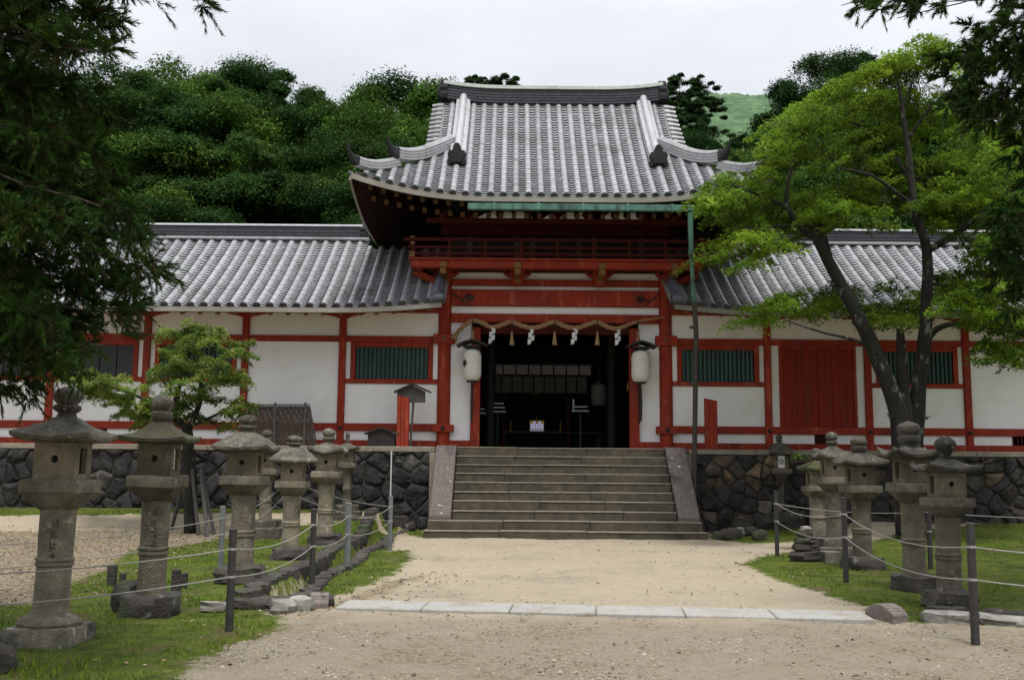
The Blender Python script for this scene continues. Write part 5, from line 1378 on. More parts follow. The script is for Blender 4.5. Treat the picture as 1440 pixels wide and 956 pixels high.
for px in (388, 430): a = rp(px, 566); mb = MB(); mb.tube([(a.x, -.05, 0), (a.x, -.05, a.z)], .03, 8); mb.build('rack_post', M_GREYWOOD, rk_)
mb = MB(); a, b = rp(352, 571), rp(436, 571); mb.tube([a + Vector((0, -.06, .03)), b + Vector((0, -.06, .03))], .018, 6); mb.build('top_rail', M_GREYWOOD, rk_)
# thin white pole by the corner post
p = P(549, 702, 23.3); p.z = gh(p.x, 23.3); q = P(549, 634, 23.3)
mb = MB(); mb.tube([(0, 0, 0), (0, 0, q.z-p.z)], .016, 8); tag(mb.build('thin_pole', mat('white_pipe', (.6, .6, .6), rough=.4), None, at=p), 'thin white pole standing against the left wall near the steps', 'pole')

# ================================================================== VEGETATION
def branch_tube(mb, pts, r0, r1, n=8, wob=0.0, seed=0):
    pts = [Vector(p) for p in pts]; cl = spline(pts, 4) if len(pts) > 2 else pts
    cl = [p + Vector(mnoise.noise_vector(p*1.7 + Vector((seed, 0, 0))))*wob for p in cl]
    m_ = len(cl); mb.tube(cl, [r0 + (r1-r0)*i/(m_-1) for i in range(m_)], n)
    return cl

# ---- trees on the hillside: five prototypes, copied
def crown_lobes(rng, shape, n, rx, rz):
    L = []
    for i in range(n):
        d = rng.normal(size=3); d /= np.linalg.norm(d)
        if d[2] < -0.35: d[2] = -d[2]*0.5
        if shape == 'round': c = d*np.array([rx, rx, rz])*rng.uniform(.5, 1.14); s = rx*rng.uniform(.10, .28)
        else:
            t = rng.uniform(0, 1)**0.7; w = rx*(1-.9*t)**.6; c = np.array([d[0]*w, d[1]*w, -rz + 2*rz*t]); s = rx*(rng.uniform(.09, .19) if n > 100 else rng.uniform(.12, .26))*(1-.4*t)
        L.append((c, s, rng.uniform(.6, 1.4), rng.uniform(.88, 1.14)))
    return L
def forest_proto(seed, shape, H, rx, rz, zc, nl, npl, size, base=(1, 1, 1), flat=.8):
    rng = np.random.default_rng(seed)
    root = empty('hill_tree', (0, 0, 0))
    P_, N_, S_, T_ = [], [], [], []
    for c, s, v, g in crown_lobes(rng, shape, nl, rx, rz):
        # each lobe is a cluster of small twigs, each twig a spray of leaves
        nt = npl//14
        d = nrm(rng.normal(size=(nt, 3))); d[:, 2] = np.where(d[:, 2] < -0.3, -d[:, 2], d[:, 2])
        tw = c + d*np.array([s, s, s*flat])*rng.uniform(.55, 1.08, size=(nt, 1))
        k = np.repeat(np.arange(nt), 14); pos = tw[k] + rng.normal(size=(nt*14, 3))*np.array([.24, .24, .10])*s*.95
        nor = d[k]*0.45 + np.array([0, 0, .8]) + rng.normal(size=(nt*14, 3))*.45
        tv = rng.uniform(.6, 1.45, size=(nt, 1))[k]*v
        P_.append(pos); N_.append(nor); S_.append(rng.uniform(.6, 1.25, size=nt*14)*size)
        T_.append(np.concatenate([tv*g*base[0]*rng.uniform(.85, 1.15, (nt*14, 1)), tv*base[1], tv*base[2]*rng.uniform(.8, 1.1, (nt*14, 1))], 1))
    pos = np.concatenate(P_) + np.array([0, 0, zc])
    v = leaf_verts(rng, pos, np.concatenate(N_), np.concatenate(S_), .55)
    np_mesh('crown', v, 4, np.concatenate(T_), M_LEAFF, root)
    mb = MB(); r_ = random.Random(seed)
    branch_tube(mb, [(0, 0, -1.5), (.15, .1, zc*.5), (-.1, 0, zc), (0, .1, zc+rz*.8)], .26, .05, 8)
    for i in range(9):
        a = r_.uniform(0, 2*pi); z = zc + rz*r_.uniform(-.8, .4); e_ = rx*r_.uniform(.5, .8)
        branch_tube(mb, [(0, 0, z-.8), (e_*.5*cos(a), e_*.5*sin(a), z), (e_*cos(a), e_*sin(a), z+.6)], .10, .02, 5)
    mb.build('trunk', M_BARK2, root, smooth=True)
    return root
PROTO = {
    'A': forest_proto(41, 'round', 13, 4.6, 4.6, 8.0, 80, 1500, .080),
    'B': forest_proto(42, 'round', 13, 3.8, 4.8, 8.2, 74, 1500, .076, (.78, .84, .8)),
    'C': forest_proto(43, 'round', 12, 4.8, 3.8, 7.2, 78, 1500, .080, (1.42, 1.34, .95)),
    'D': forest_proto(44, 'cone', 15, 3.2, 6.0, 8.6, 70, 1200, .07, (.5, .56, .62)),
    'E': forest_proto(45, 'round', 11, 4.0, 4.0, 7.0, 74, 1500, .068, (.58, .68, .62)),
    'F': forest_proto(46, 'cone', 15, 4.4, 6.2, 9.0, 150, 560, .065, (.55, .62, .68), .5),
}
TOPZ = {'A': 13.3, 'B': 13.6, 'C': 11.6, 'D': 15.0, 'E': 11.6, 'F': 15.6}
used = set()
def hill_tree(px, py, Y, kind, label, wide=1.0, rz=None, group='trees on the hillside behind the gate'):
    """px, py: where the crown's top shows; the tree stands on the hillside at distance Y"""
    t = P(px, py, Y); base = float(hill_h(np.array(t.x), np.array(Y))) if Y < 74 else float(far_hill(np.array(t.x), np.array(Y)))
    k = max(.25, (t.z - base)/TOPZ[kind])
    pr = PROTO[kind]
    o = pr if kind not in used else copy_tree(pr)
    used.add(kind)
    o.location = (t.x, Y, base); o.scale = (k*wide, k*wide, k); o.rotation_euler = (0, 0, (px*0.37) % 6.28 if rz is None else rz)
    tag(o, label, 'tree', group)
    return o
FT = [
    (40, 90, 52, 'A', 'broad dark green tree far left behind the conifer foliage', 1.1), (110, 118, 46, 'B', 'dark tree just left of the forest edge behind the conifer', 1.1),
    (196, 100, 47, 'A', 'leftmost full broadleaf tree on the hill right of the conifer', .95), (243, 108, 52, 'C', 'lighter broadleaf crown behind the leftmost hill trees', .9), (285, 124, 49, 'B', 'dark green tree between the leftmost crowns and the tall peak', .95),
    (345, 97, 58, 'E', 'small leaved dark tree forming the highest peak of the left forest', 1.0), (375, 106, 60, 'D', 'dark conifer rising just right of the highest peak of the left forest', 1.1), (325, 140, 47, 'A', 'broad mid green tree below the highest peak of the left forest', .95),
    (412, 118, 52, 'B', 'tall rounded green tree left of the dip in the skyline', .95), (440, 122, 55, 'D', 'thin dark tree top at the left side of the skyline dip', .8), (470, 168, 47, 'C', 'bright green tree under the dip in the skyline', .9),
    (505, 140, 54, 'C', 'light green tree right of the dip in the skyline', .85), (555, 128, 50, 'E', 'dark glossy tree with bright edge left of the gate roof', 1.1), (590, 134, 47, 'C', 'bright green tree touching the left edge of the main roof', .8),
    (535, 200, 40, 'E', 'dark glossy round tree directly left of the roof corner', .95), (375, 195, 41, 'A', 'shaded tree low in the forest over the left corridor ridge', 1.0),
    (225, 190, 41, 'A', 'large layered tree low in the left forest beside the conifer', 1.0), (150, 205, 40, 'C', 'low tree behind the conifer foliage', 1.0), (60, 200, 40, 'A', 'low tree at far left behind the conifer foliage', 1.1),
    (265, 292, 36, 'E', 'pale low shrubby tree just over the left corridor ridge', 1.4), 
    (665, 106, 62, 'F', 'leftmost of three small tree tops peeping over the main ridge', .8), (686, 104, 63, 'F', 'middle of three small tree tops peeping over the main ridge', .7), (712, 102, 62, 'D', 'rightmost of three small tree tops peeping over the main ridge', .9),
    (953, 104, 50, 'F', 'tall dark pine right of the main roof', .8), (986, 106, 52, 'F', 'dark pine with open branches next to the grassy hill', .8), (968, 160, 45, 'D', 'dark conifer below the tall pines right of the main roof', 1.0), (930, 190, 43, 'E', 'dark tree hidden behind the right side of the main roof', .9),
    (1022, 214, 62, 'C', 'small bright green tree at the foot of the grassy hill', .8), (1104, 196, 54, 'C', 'bright green tree right of the grassy hill', .9), (1058, 226, 48, 'C', 'light green bush above the roof corner tip', .9), (1118, 215, 45, 'A', 'green tree behind the maple left side', 1.0),
    (1150, 84, 52, 'E', 'dark tree with rounded tufts rising behind the maple', .75), (1195, 72, 55, 'D', 'dark pointed tree rising behind the maple', 1.1), (1240, 96, 50, 'E', 'dark tree behind the middle of the maple crown', .9), (1165, 150, 44, 'A', 'green tree behind the left half of the maple', 1.0),
    (1250, 180, 44, 'B', 'green tree behind the maple trunks', 1.0), (1330, 215, 46, 'C', 'light green tree behind the right half of the maple', 1.0), (1410, 235, 44, 'B', 'green tree at far right behind the maple', 1.0), (1490, 150, 46, 'A', 'broad tree past the right edge of the picture', 1.0),
    (1120, 262, 38, 'C', 'low green tree over the right corridor ridge', 1.1), (1220, 262, 37, 'A', 'low dark green tree over the right corridor ridge behind the trunks', 1.2), (1340, 268, 37, 'C', 'low green tree over the right corridor ridge at far right', 1.1),
]
FT += [
    (-80, 120, 47, 'A', 'broad tree beyond the left edge of the picture', 1.1), (-190, 140, 46, 'B', 'dark tree well beyond the left edge of the picture', 1.1), (-300, 130, 48, 'C', 'light green tree farthest beyond the left edge', 1.1), (-140, 190, 42, 'E', 'low dark tree beyond the left edge of the picture', 1.1),
    (1600, 160, 47, 'B', 'dark tree beyond the right edge of the picture', 1.1), (1720, 150, 48, 'A', 'broad tree farthest beyond the right edge of the picture', 1.1),
    (212, 128, 44, 'E', 'dark rounded tree in front of the leftmost hill crowns', 1.0), (262, 150, 44, 'A', 'mid green tree under the lighter left crown', 1.0), (350, 165, 44, 'C', 'pale green tree in the middle of the left forest', .95),
    (400, 150, 46, 'E', 'dark tree under the rounded crown left of the skyline dip', 1.0), (500, 185, 44, 'A', 'green tree beneath the light crown right of the dip', .9),
    (575, 175, 43, 'C', 'bright leafy tree behind the left verge of the main roof', .9), 
    (550, 250, 37, 'E', 'dark glossy tree behind the left roof corner', 1.1), (130, 150, 45, 'A', 'dark tree glimpsed through the conifer foliage', 1.1), (20, 150, 45, 'B', 'dark tree at the far left edge behind the conifer', 1.2),
]
for px, py, Y, kd, lab, w in FT: hill_tree(px, py, Y, kd, lab, w)
hill_tree(1054, 183, 95, 'D', 'small lone dark conifer standing on the grassy hill', .85)

# ---- Japanese maples
def pads_mesh(name, pads, rng, m, parent, at, nleaf, size, droop=.12, thick=.05, tips=None):
    P_, N_, S_, T_ = [], [], [], []
    for (c, r, out) in pads:
        n = int(nleaf*(r/.7)**2); a = rng.uniform(0, 2*pi, n); q = np.sqrt(rng.uniform(0, 1, n))*r*(1+.25*np.sin(a*3+c[0]*5))
        stretch = rng.uniform(.75, 1.3)
        x = q*np.cos(a)*stretch; y = q*np.sin(a)/stretch
        z = -droop*(q/r)**2*r + rng.normal(size=n)*thick + .10*np.sin(x*7+c[0]*9)*np.cos(y*7)
        pos = np.stack([x, y, z], 1) + np.array(c); pos[:, 2] += -.10*r*(x*out[0]+y*out[1])/r
        N_.append(np.array([rng.normal()*.22, -.12 + rng.normal()*.18, 1.0]) + rng.normal(size=(n, 3))*.45)
        P_.append(pos); S_.append(rng.uniform(.6, 1.2, n)*size)
        v = rng.uniform(.5, 1.5)*rng.uniform(.7, 1.3, (n, 1))
        t = np.concatenate([v*rng.uniform(.85, 1.2, (n, 1)), v, v*rng.uniform(.6, 1.1, (n, 1))], 1)
        if tips is not None:
            k = rng.uniform(size=n) < tips*(pos[:, 2] > np.percentile(pos[:, 2], 55)); t[k] = t[k]*np.array([2.3, 1.25, 1.8])
        T_.append(t)
    v = leaf_verts(rng, np.concatenate(P_), np.concatenate(N_), np.concatenate(S_), .40) - np.array(at)
    return np_mesh(name, v, 4, np.concatenate(T_), m, parent)
def sample_poly(rng, poly, n):
    xs_ = [p[0] for p in poly]; ys_ = [p[1] for p in poly]; out = []
    while len(out) < n:
        x = rng.uniform(min(xs_), max(xs_)); y = rng.uniform(min(ys_), max(ys_))
        if in_poly(np.array([x]), np.array([y]), poly)[0]: out.append((x, y))
    return out
YM = 20.3
rng = np.random.default_rng(77)
mbase = GG(1278, 757); mbase = Vector((P(1278, 740, YM).x, YM, gh(8.2, YM)))
maple = empty('maple_tree', mbase, 'large spreading maple with forked lichen spotted trunk and bright green leaf layers', 'tree')
def MP(px, py, dy=0.0): return P(px, py, YM+dy)
limbs = []
mb = MB()
def limb(pts, r0, r1, n=10):
    q = [MP(*p) for p in pts]; cl = branch_tube(mb, q, r0, r1, n, .03, 5); limbs.append(cl); return cl
limb([(1276, 752), (1270, 640), (1262, 580), (1250, 540), (1222, 475), (1193, 420), (1163, 362), (1145, 330)], 0.222, 0.104)
limb([(1288, 752, .15), (1286, 640, .15), (1290, 560, .1), (1299, 490), (1303, 420), (1303, 350), (1284, 285), (1276, 200), (1268, 152), (1262, 110)], .200, .022)
limb([(1280, 745, .05), (1277, 650, .05), (1272, 570, .05), (1268, 500, .1), (1266, 462, .1)], 0.207, 0.072)
limb([(1150, 340), (1128, 322), (1112, 300), (1106, 275), (1112, 240), (1120, 210)], 0.081, 0.024)
limb([(1165, 365), (1152, 322, .1), (1150, 316, .1)], 0.111, 0.096)
limb([(1152, 330), (1180, 312, .3), (1205, 285, .5), (1232, 262, .6)], 0.052, 0.016)
limb([(1108, 290), (1070, 275, -.4), (1030, 262, -.8)], 0.037, 0.012); limb([(1125, 318), (1080, 318, -.5), (1030, 320, -.8)], 0.037, 0.012)
limb([(1305, 352), (1330, 338, -.3), (1360, 318, -.6), (1420, 270, -1.0), (1470, 250, -1.2)], 0.089, 0.024)
limb([(1303, 480), (1318, 462, -.2), (1345, 454, -.4), (1385, 460, -.8), (1440, 470, -1.2)], 0.074, 0.024)
limb([(1235, 490), (1200, 478, -.2), (1160, 468, -.5), (1110, 452, -.9)], 0.044, 0.012)
limb([(1280, 250), (1240, 200, .5), (1190, 170, .9), (1140, 170, 1.2)], 0.044, 0.012); limb([(1276, 200), (1310, 150, -.4), (1345, 120, -.8)], 0.037, 0.012)
limb([(1285, 290), (1230, 250, -.8), (1180, 235, -1.3)], 0.044, 0.012); limb([(1270, 150), (1290, 100, .3), (1310, 65, .5)], 0.030, 0.008)
limb([(1266, 465, .1), (1245, 448, -.2), (1232, 430, -.4)], 0.022, 0.008); limb([(1268, 468, .1), (1290, 452, -.5), (1310, 440, -.8)], 0.022, 0.008)
limb([(1300, 400), (1340, 400, .6), (1390, 395, 1.0)], 0.037, 0.012)
limb([(1410, 466, -1.0), (1412, 490, -1.1), (1405, 525, -1.2)], 0.015, 0.006, 6)
mb.v = [(a-mbase.x, b-mbase.y, c-mbase.z) for a, b, c in mb.v]
mb.build('trunk', M_BARK, maple, smooth='all')
UP = [(985, 262), (1012, 242), (1050, 252), (1085, 215), (1082, 172), (1112, 160), (1132, 130), (1165, 112), (1205, 98), (1245, 74), (1295, 48), (1325, 66), (1345, 112), (1385, 170), (1440, 205), (1500, 210), (1500, 330), (1380, 345), (1330, 320), (1200, 318), (1165, 322), (1120, 345), (1075, 368), (1030, 385), (1000, 360), (995, 325), (1005, 295)]
LOW = [(1045, 460), (1062, 438), (1110, 412), (1190, 398), (1280, 402), (1380, 372), (1500, 360), (1500, 470), (1400, 470), (1330, 440), (1250, 452), (1160, 440), (1100, 455)]
DROOP = [(1385, 470), (1455, 465), (1455, 540), (1420, 552), (1390, 520), (1370, 490)]
pads = []
TRK = [(1303, 430), (1303, 350), (1284, 285), (1276, 200), (1270, 160)]
TRA = [(1230, 480), (1193, 420), (1163, 362), (1145, 330), (1112, 300), (1110, 250)]
def add_pads(poly, n, r0, r1, dy0, dy1, edge=8):
    for x, y in sample_poly(rng, poly, n):
        Yp = YM + rng.uniform(dy0, dy1)
        if Yp < YM + .35 and YM > 20 and x > 1000 and min(line_dist(np.array([x]), np.array([y]), TRK)[0], line_dist(np.array([x]), np.array([y]), TRA)[0]) < 34: Yp = YM + rng.uniform(.5, 2.2)
        p = P(x, y, Yp); d = np.array([p.x - mbase.x, p.y - mbase.y]); d /= max(.3, np.linalg.norm(d))
        pads.append(((p.x, p.y, p.z), rng.uniform(r0, r1), d))
add_pads(UP, 92, .18, .40, -2.2, .2); add_pads(UP, 88, .34, .72, .3, 2.4)
for i in range(len(UP)-9):      # a rim of small pads keeps the outline ragged
    for t in np.linspace(0, 1, 3):
        x = UP[i][0] + (UP[i+1][0]-UP[i][0])*t + 10; y = UP[i][1] + (UP[i+1][1]-UP[i][1])*t + 9
        if x > 1440: continue
        p = P(x, y, YM + rng.uniform(-1.5, 1)); d = np.array([p.x-mbase.x, p.y-mbase.y]); d /= max(.3, np.linalg.norm(d)); pads.append(((p.x, p.y, p.z), rng.uniform(.22, .40), d))
add_pads(LOW, 60, .30, .62, -2.2, 1.2); add_pads([(1340, 330), (1500, 330), (1500, 480), (1400, 470), (1345, 420)], 22, .35, .65, -1.5, 1.0); add_pads([(990, 270), (1080, 250), (1085, 365), (1030, 388), (998, 362)], 18, .25, .5, -1.8, .3); add_pads(DROOP, 11, .25, .45, -2.0, -.8)
add_pads([(1130, 255), (1440, 220), (1440, 310), (1130, 310)], 26, .45, .75, -1.0, 2.0)
pads_mesh('crown', pads, rng, M_LEAFM, maple, tuple(mbase), 950, .054, .18, .04)
mb = MB(); r_ = random.Random(9)
for c, r, d in pads[:170]:
    # thin twigs from the nearest limb to each leaf layer
    best = min((p for cl in limbs[3:] for p in cl), key=lambda p: (p-Vector(c)).length)
    if (best-Vector(c)).length < 2.2:
        m2 = best.lerp(Vector(c), .5) + Vector((0, 0, -.12)); branch_tube(mb, [best, m2, Vector(c) + Vector((0, 0, -.03))], .010, .003, 4)
mb.v = [(a-mbase.x, b-mbase.y, c-mbase.z) for a, b, c in mb.v]
mb.build('twigs', M_TWIG, maple)
# fern tufts growing on the trunk
def tuft(name, at, n, L, m, label=None, cat=None, parent=None, spread=1.0, seed=1):
    rg_ = np.random.default_rng(seed); V = []; T = []
    for i in range(n):
        a = rg_.uniform(0, 2*pi); tl_ = rg_.uniform(.3, 1.0)*spread; d = np.array([cos(a)*tl_, sin(a)*tl_, 1.0]); d /= np.linalg.norm(d)
        side = np.cross(d, [0, 0, 1.0]); side /= max(1e-3, np.linalg.norm(side)); l = L*rg_.uniform(.5, 1.1); w = l*.055; p = np.zeros(3); pts = []
        for k in range(5):
            pts.append((p.copy(), w*(1-(k/4.6)**2))); d = d + np.array([0, 0, -.28]); d /= np.linalg.norm(d); p = p + d*l/4
        v = rg_.uniform(.6, 1.4)
        for (p0_, w0), (p1_, w1) in zip(pts[:-1], pts[1:]): V += [p0_-side*w0, p0_+side*w0, p1_+side*w1, p1_-side*w1]; T.append((v, v, v*.8))
    o = np_mesh(name, np.array(V), 4, np.array(T), m, parent, at)
    if label: tag(o, label, cat)
    return o
for i, (px, py) in enumerate(((1252, 588), (1303, 590))):
    q = P(px, py, YM-.22); tuft('fern', q, 16, .22, M_LEAFF, ('left' if i == 0 else 'right') + ' one of two small fern tufts growing low on the maple trunk', 'fern', seed=i)
q = GG(1040, 722); q.y = min(q.y, 23.2); q.z = .55; tuft('fern', q, 60, .45, M_LEAFF, 'low green fern growing out of the rubble right of the steps', 'fern', seed=5)
q = GG(1060, 735); q.y = min(q.y, 22.9); q.z += .1; tuft('fern', q, 30, .3, M_LEAFF, 'small weedy plant beside the white stone right of the steps', 'fern', seed=6)
q = GG(1022, 755); tuft('weed', q, 40, .25, M_GRASSB, 'grassy weed in front of the rubble right of the steps', 'plant', seed=7)
q = P(1122, 640, 18.9); tuft('lantern_shrub', q + Vector((0, 0, -.05)), 60, .30, M_LEAFF, 'dark green tuft sprouting over the roof of the short mossy lantern', 'plant', seed=8, spread=1.8)

# young maple on the left lawn
YL = 20.9; lb = Vector((P(268, 745, YL).x, YL, gh(P(268, 745, YL).x, YL)))
ym = empty('young_maple', lb, 'young bushy maple with reddish leaf tips and wooden stakes behind the mossy lantern', 'tree')
limbs2 = []; mb = MB()
def limb2(pts, r0, r1):
    q = [P(p[0], p[1], YL + (p[2] if len(p) > 2 else 0)) for p in pts]; limbs2.append(branch_tube(mb, q, r0, r1, 8, .02, 3))
limb2([(268, 750), (268, 680), (264, 620), (262, 598)], .15, .11); limb2([(262, 605), (245, 580), (250, 550), (262, 520), (265, 480)], .08, .02)
limb2([(264, 605), (280, 570), (285, 530), (300, 490), (310, 470)], .07, .02); limb2([(256, 600), (220, 570, -.3), (180, 552, -.5), (130, 535, -.7)], .05, .015)
limb2([(268, 600), (310, 580, -.2), (345, 560, -.3)], .04, .015); limb2([(250, 560), (225, 530, .4), (215, 510, .5)], .03, .01); limb2([(285, 545), (320, 510, .3), (345, 490, .4)], .03, .01)
mb.v = [(a-lb.x, b-lb.y, c-lb.z) for a, b, c in mb.v]; mb.build('trunk', M_BARK, ym, smooth='all')
pads = []; mbase_ = mbase; mbase = lb
YM_ = YM; YM = YL
add_pads([(215, 505), (235, 465), (268, 448), (310, 455), (352, 480), (350, 500), (345, 545), (372, 552), (352, 578), (320, 600), (240, 592), (205, 560)], 74, .17, .36, -1.2, 1.2)
add_pads([(95, 530), (120, 524), (200, 540), (220, 560), (235, 595), (190, 592), (140, 560)], 46, .16, .32, -.9, .4)
add_pads([(240, 465), (268, 450), (305, 458), (330, 470), (300, 478)], 12, .15, .28, -.8, .6)
YM = YM_; mbase = mbase_
pads_mesh('crown', pads, rng, M_LEAFY, ym, tuple(lb), 2000, .042, .30, .03, tips=.16)
for i, (px, py, qx, qy, dy) in enumerate(((240, 752, 262, 665, .3), (280, 752, 270, 660, -.35), (293, 757, 282, 662, -.6), (302, 750, 283, 660, -.2))):
    a = P(px, py, YL+dy); a.z = gh(a.x, a.y) - .05; b = P(qx, qy, YL + dy*.2); mb = MB(); mb.tube([a-lb, b-lb], .04, 8); mb.build('support_stake', M_GREYWOOD, ym)

# ---- conifers with needle sprays (foreground)
def sprays(rng, starts, dirs, L, nn, nl, nw, droop=.25):
    """starts, dirs (n,3): twigs that bend; returns needle triangles and tints"""
    n = len(starts); t = rng.uniform(.05, 1, (n, nn)); L = np.asarray(L).reshape(-1, 1)
    d = nrm(dirs)
    base = starts[:, None, :] + d[:, None, :]*(t*L)[:, :, None]
    base[:, :, 2] -= droop*(t**2)*L
    up = np.array([0, 0, 1.0]); s = nrm(np.cross(d, up)); u = np.cross(s, d)
    a = rng.uniform(0, 2*pi, (n, nn))
    rad = s[:, None, :]*np.cos(a)[:, :, None] + u[:, None, :]*np.sin(a)[:, :, None]
    tdir = d[:, None, :].copy() + np.zeros_like(rad); tdir[:, :, 2] -= 2*droop*t
    nd = tdir*1.0 + rad*.55 + rng.normal(size=rad.shape)*.12
    nd /= np.linalg.norm(nd, axis=2, keepdims=True)
    ln = nl*rng.uniform(.6, 1.2, (n, nn, 1))*(1 - .35*t[:, :, None])
    side = np.cross(nd, rng.normal(size=nd.shape)); side /= np.maximum(np.linalg.norm(side, axis=2, keepdims=True), 1e-6)
    v = np.stack([base - side*nw, base + side*nw, base + nd*ln], 2).reshape(-1, 3)
    return v
def conifer(base, label, trunk_top, limb_px, seed, per_limb, m, brown=.16, rad=.42, nl=.062, nw=.0042, fill=None, dark=1.0):
    rng = np.random.default_rng(seed); root = empty('conifer_tree', base, label, 'tree'); b = Vector(base); r_ = random.Random(seed)
    mb = MB(); branch_tube(mb, [b, b.lerp(Vector(trunk_top), .5) + Vector((.05, .05, 0)), Vector(trunk_top)], .34, .10, 12, .03, seed)
    mb.v = [(x-b.x, y-b.y, z-b.z) for x, y, z in mb.v]; mb.build('trunk', M_BARK2, root, smooth='all')
    ST, DR, LN, BR = [], [], [], []; mb = MB(); mt = MB()
    for (px, py, Y, n_) in limb_px:
        e_ = P(px, py, Y); z0 = e_.z + r_.uniform(-.1, .5) + .12*abs(e_.x-b.x); s0 = Vector((b.x, b.y, z0)); m_ = s0.lerp(e_, .55) + Vector((0, 0, .16))
        cl = branch_tube(mb, [s0, s0.lerp(e_, .3) + Vector((0, rng.uniform(-.2, .2), .22)), m_, e_], .022, .004, 5, .06, px)
        k = int(per_limb*n_)
        w = np.minimum(1, np.repeat(rng.beta(2.0, 1.2, k//6+1), 6)[:k]*1.1); nod = np.repeat(rng.normal(size=(k//6+1, 3)), 6, 0)[:k]; idx = w*(len(cl)-1)
        for j in range(k):
            i0 = int(idx[j]); p = cl[i0].lerp(cl[min(i0+1, len(cl)-1)], idx[j]-i0)
            out = (e_-s0).normalized(); off = Vector(nod[j])*rad*(.25 + .55*(1-w[j]))
            off.z *= .6
            st_ = p + off*.55; d = (out*.45 + off.normalized()*.6 + Vector(rng.normal(size=3))*.55 + Vector((0, 0, .05)))
            ST.append(st_); DR.append(d); LN.append(rng.uniform(.10, .22)); BR.append(rng.uniform() < brown)
            if j % 3 == 0: mb.tube([p, p.lerp(st_, .6) + Vector((0, 0, -.015)), st_], [.004, .003, .002], 3)
    ST = np.array([tuple(p) for p in ST]); DR = np.array([tuple(p) for p in DR]); LN = np.array(LN); BR = np.array(BR)
    nn = 50
    v = sprays(rng, ST, DR, LN, nn, nl, nw)
    tv = rng.uniform(.65, 1.35, (len(ST), 1))*dark
    T = np.concatenate([tv*rng.uniform(.85, 1.25, tv.shape), tv, tv*.9], 1); T[BR] = T[BR]*np.array([1.25, .60, 1.1])
    T = np.repeat(T, nn, 0)*rng.uniform(.8, 1.25, (len(T)*nn, 1))
    np_mesh('needles', v - np.array(base), 3, T, m, root)
    mb.v = [(x-b.x, y-b.y, z-b.z) for x, y, z in mb.v]
    mb.build('limbs', M_BARK2, root)
    return root
LP = []
rr = random.Random(3)
for (px, py, w) in ((168, 20, 1), (140, 8, 1), (95, 25, 1), (40, 20, 1.2), (10, 70, 1.2), (150, 62, .9), (182, 72, .7), (120, 70, .6), (60, 50, 1), (30, 120, 1.2), (95, 135, 1), (140, 130, .9), (180, 165, .9), (165, 210, 1.1), (120, 200, 1.3), (60, 190, 1.3), (10, 180, 1.3),
                    (190, 250, .9), (150, 270, 1.2), (100, 260, 1.3), (40, 260, 1.3), (205, 300, .8), (225, 335, .9), (170, 330, 1.3), (120, 330, 1.4), (60, 320, 1.4), (10, 320, 1.3), (242, 372, .9), (215, 400, .9), (180, 395, 1.2), (130, 395, 1.4), (75, 385, 1.4), (20, 380, 1.4),
                    (232, 425, .5), (195, 445, .8), (150, 450, 1.1), (100, 440, 1.3), (50, 435, 1.3), (5, 430, 1.3), (185, 490, .5), (160, 515, .5), (120, 490, .9), (85, 470, .9), (140, 480, .8), (30, 465, .8), (100, 515, .45), (-60, 100, 1), (-60, 300, 1), (-60, 440, 1), (-50, 200, 1), (40, 540, .35), (55, 560, .3), (15, 545, .25)):
    LP.append((px - (40 if px > 60 else 6), py, rr.uniform(6.4, 8.6), w))
for i in range(26):    # the crown goes on above and outside the frame and shades the lanterns
    LP.append((rr.uniform(-350, 230), rr.uniform(-420, -25), rr.uniform(5.6, 10.2), 1.5))
LP += [(275, 0, 7.0, .10), (322, 2, 6.8, .12), (215, 1, 7.2, .12)]
conifer((-6.3, 7.8, gh(-6.3, 7.8)-.2), 'dark drooping conifer foliage filling the left edge in the foreground', (-6.2, 7.9, 9.0), LP, 61, 280, M_NEEDLE, brown=.2, nl=.075, nw=.0040)
RP = []
for (px, py, w) in ((1185, 8, .30), (1225, 14, .35), (1262, 26, .35), (1300, 8, .4), (1250, 2, .3), (1345, 60, .7), (1335, 85, .5), (1360, 95, .9), (1395, 90, 1), (1430, 75, 1), (1425, 30, .8), (1340, 110, .6), (1370, 135, 1), (1410, 130, 1.1), (1345, 150, .7), (1390, 165, .9), (1435, 165, .9), (1365, 175, .5),
                    (1425, 210, .5), (1440, 250, .7), (1405, 300, .7), (1430, 310, 1), (1395, 345, .6), (1430, 360, 1), (1410, 390, .8), (1440, 410, 1), (1425, 440, .7), (1480, 100, 1), (1480, 200, 1), (1480, 330, 1.2), (1490, 420, 1), (1445, 15, .6)):
    RP.append((px, py, rr.uniform(9.0, 10.8), w))
for i in range(22): RP.append((rr.uniform(1400, 1900), rr.uniform(-420, -25), rr.uniform(8.6, 13.5), 1.6))
conifer((7.3, 10.4, gh(7.3, 10.4)-.2), 'dark conifer branches hanging in from the top right corner', (7.2, 10.5, 10.5), RP, 62, 190, M_NEEDLE, brown=.08, rad=.5, nl=.095, nw=.0056, dark=.85)

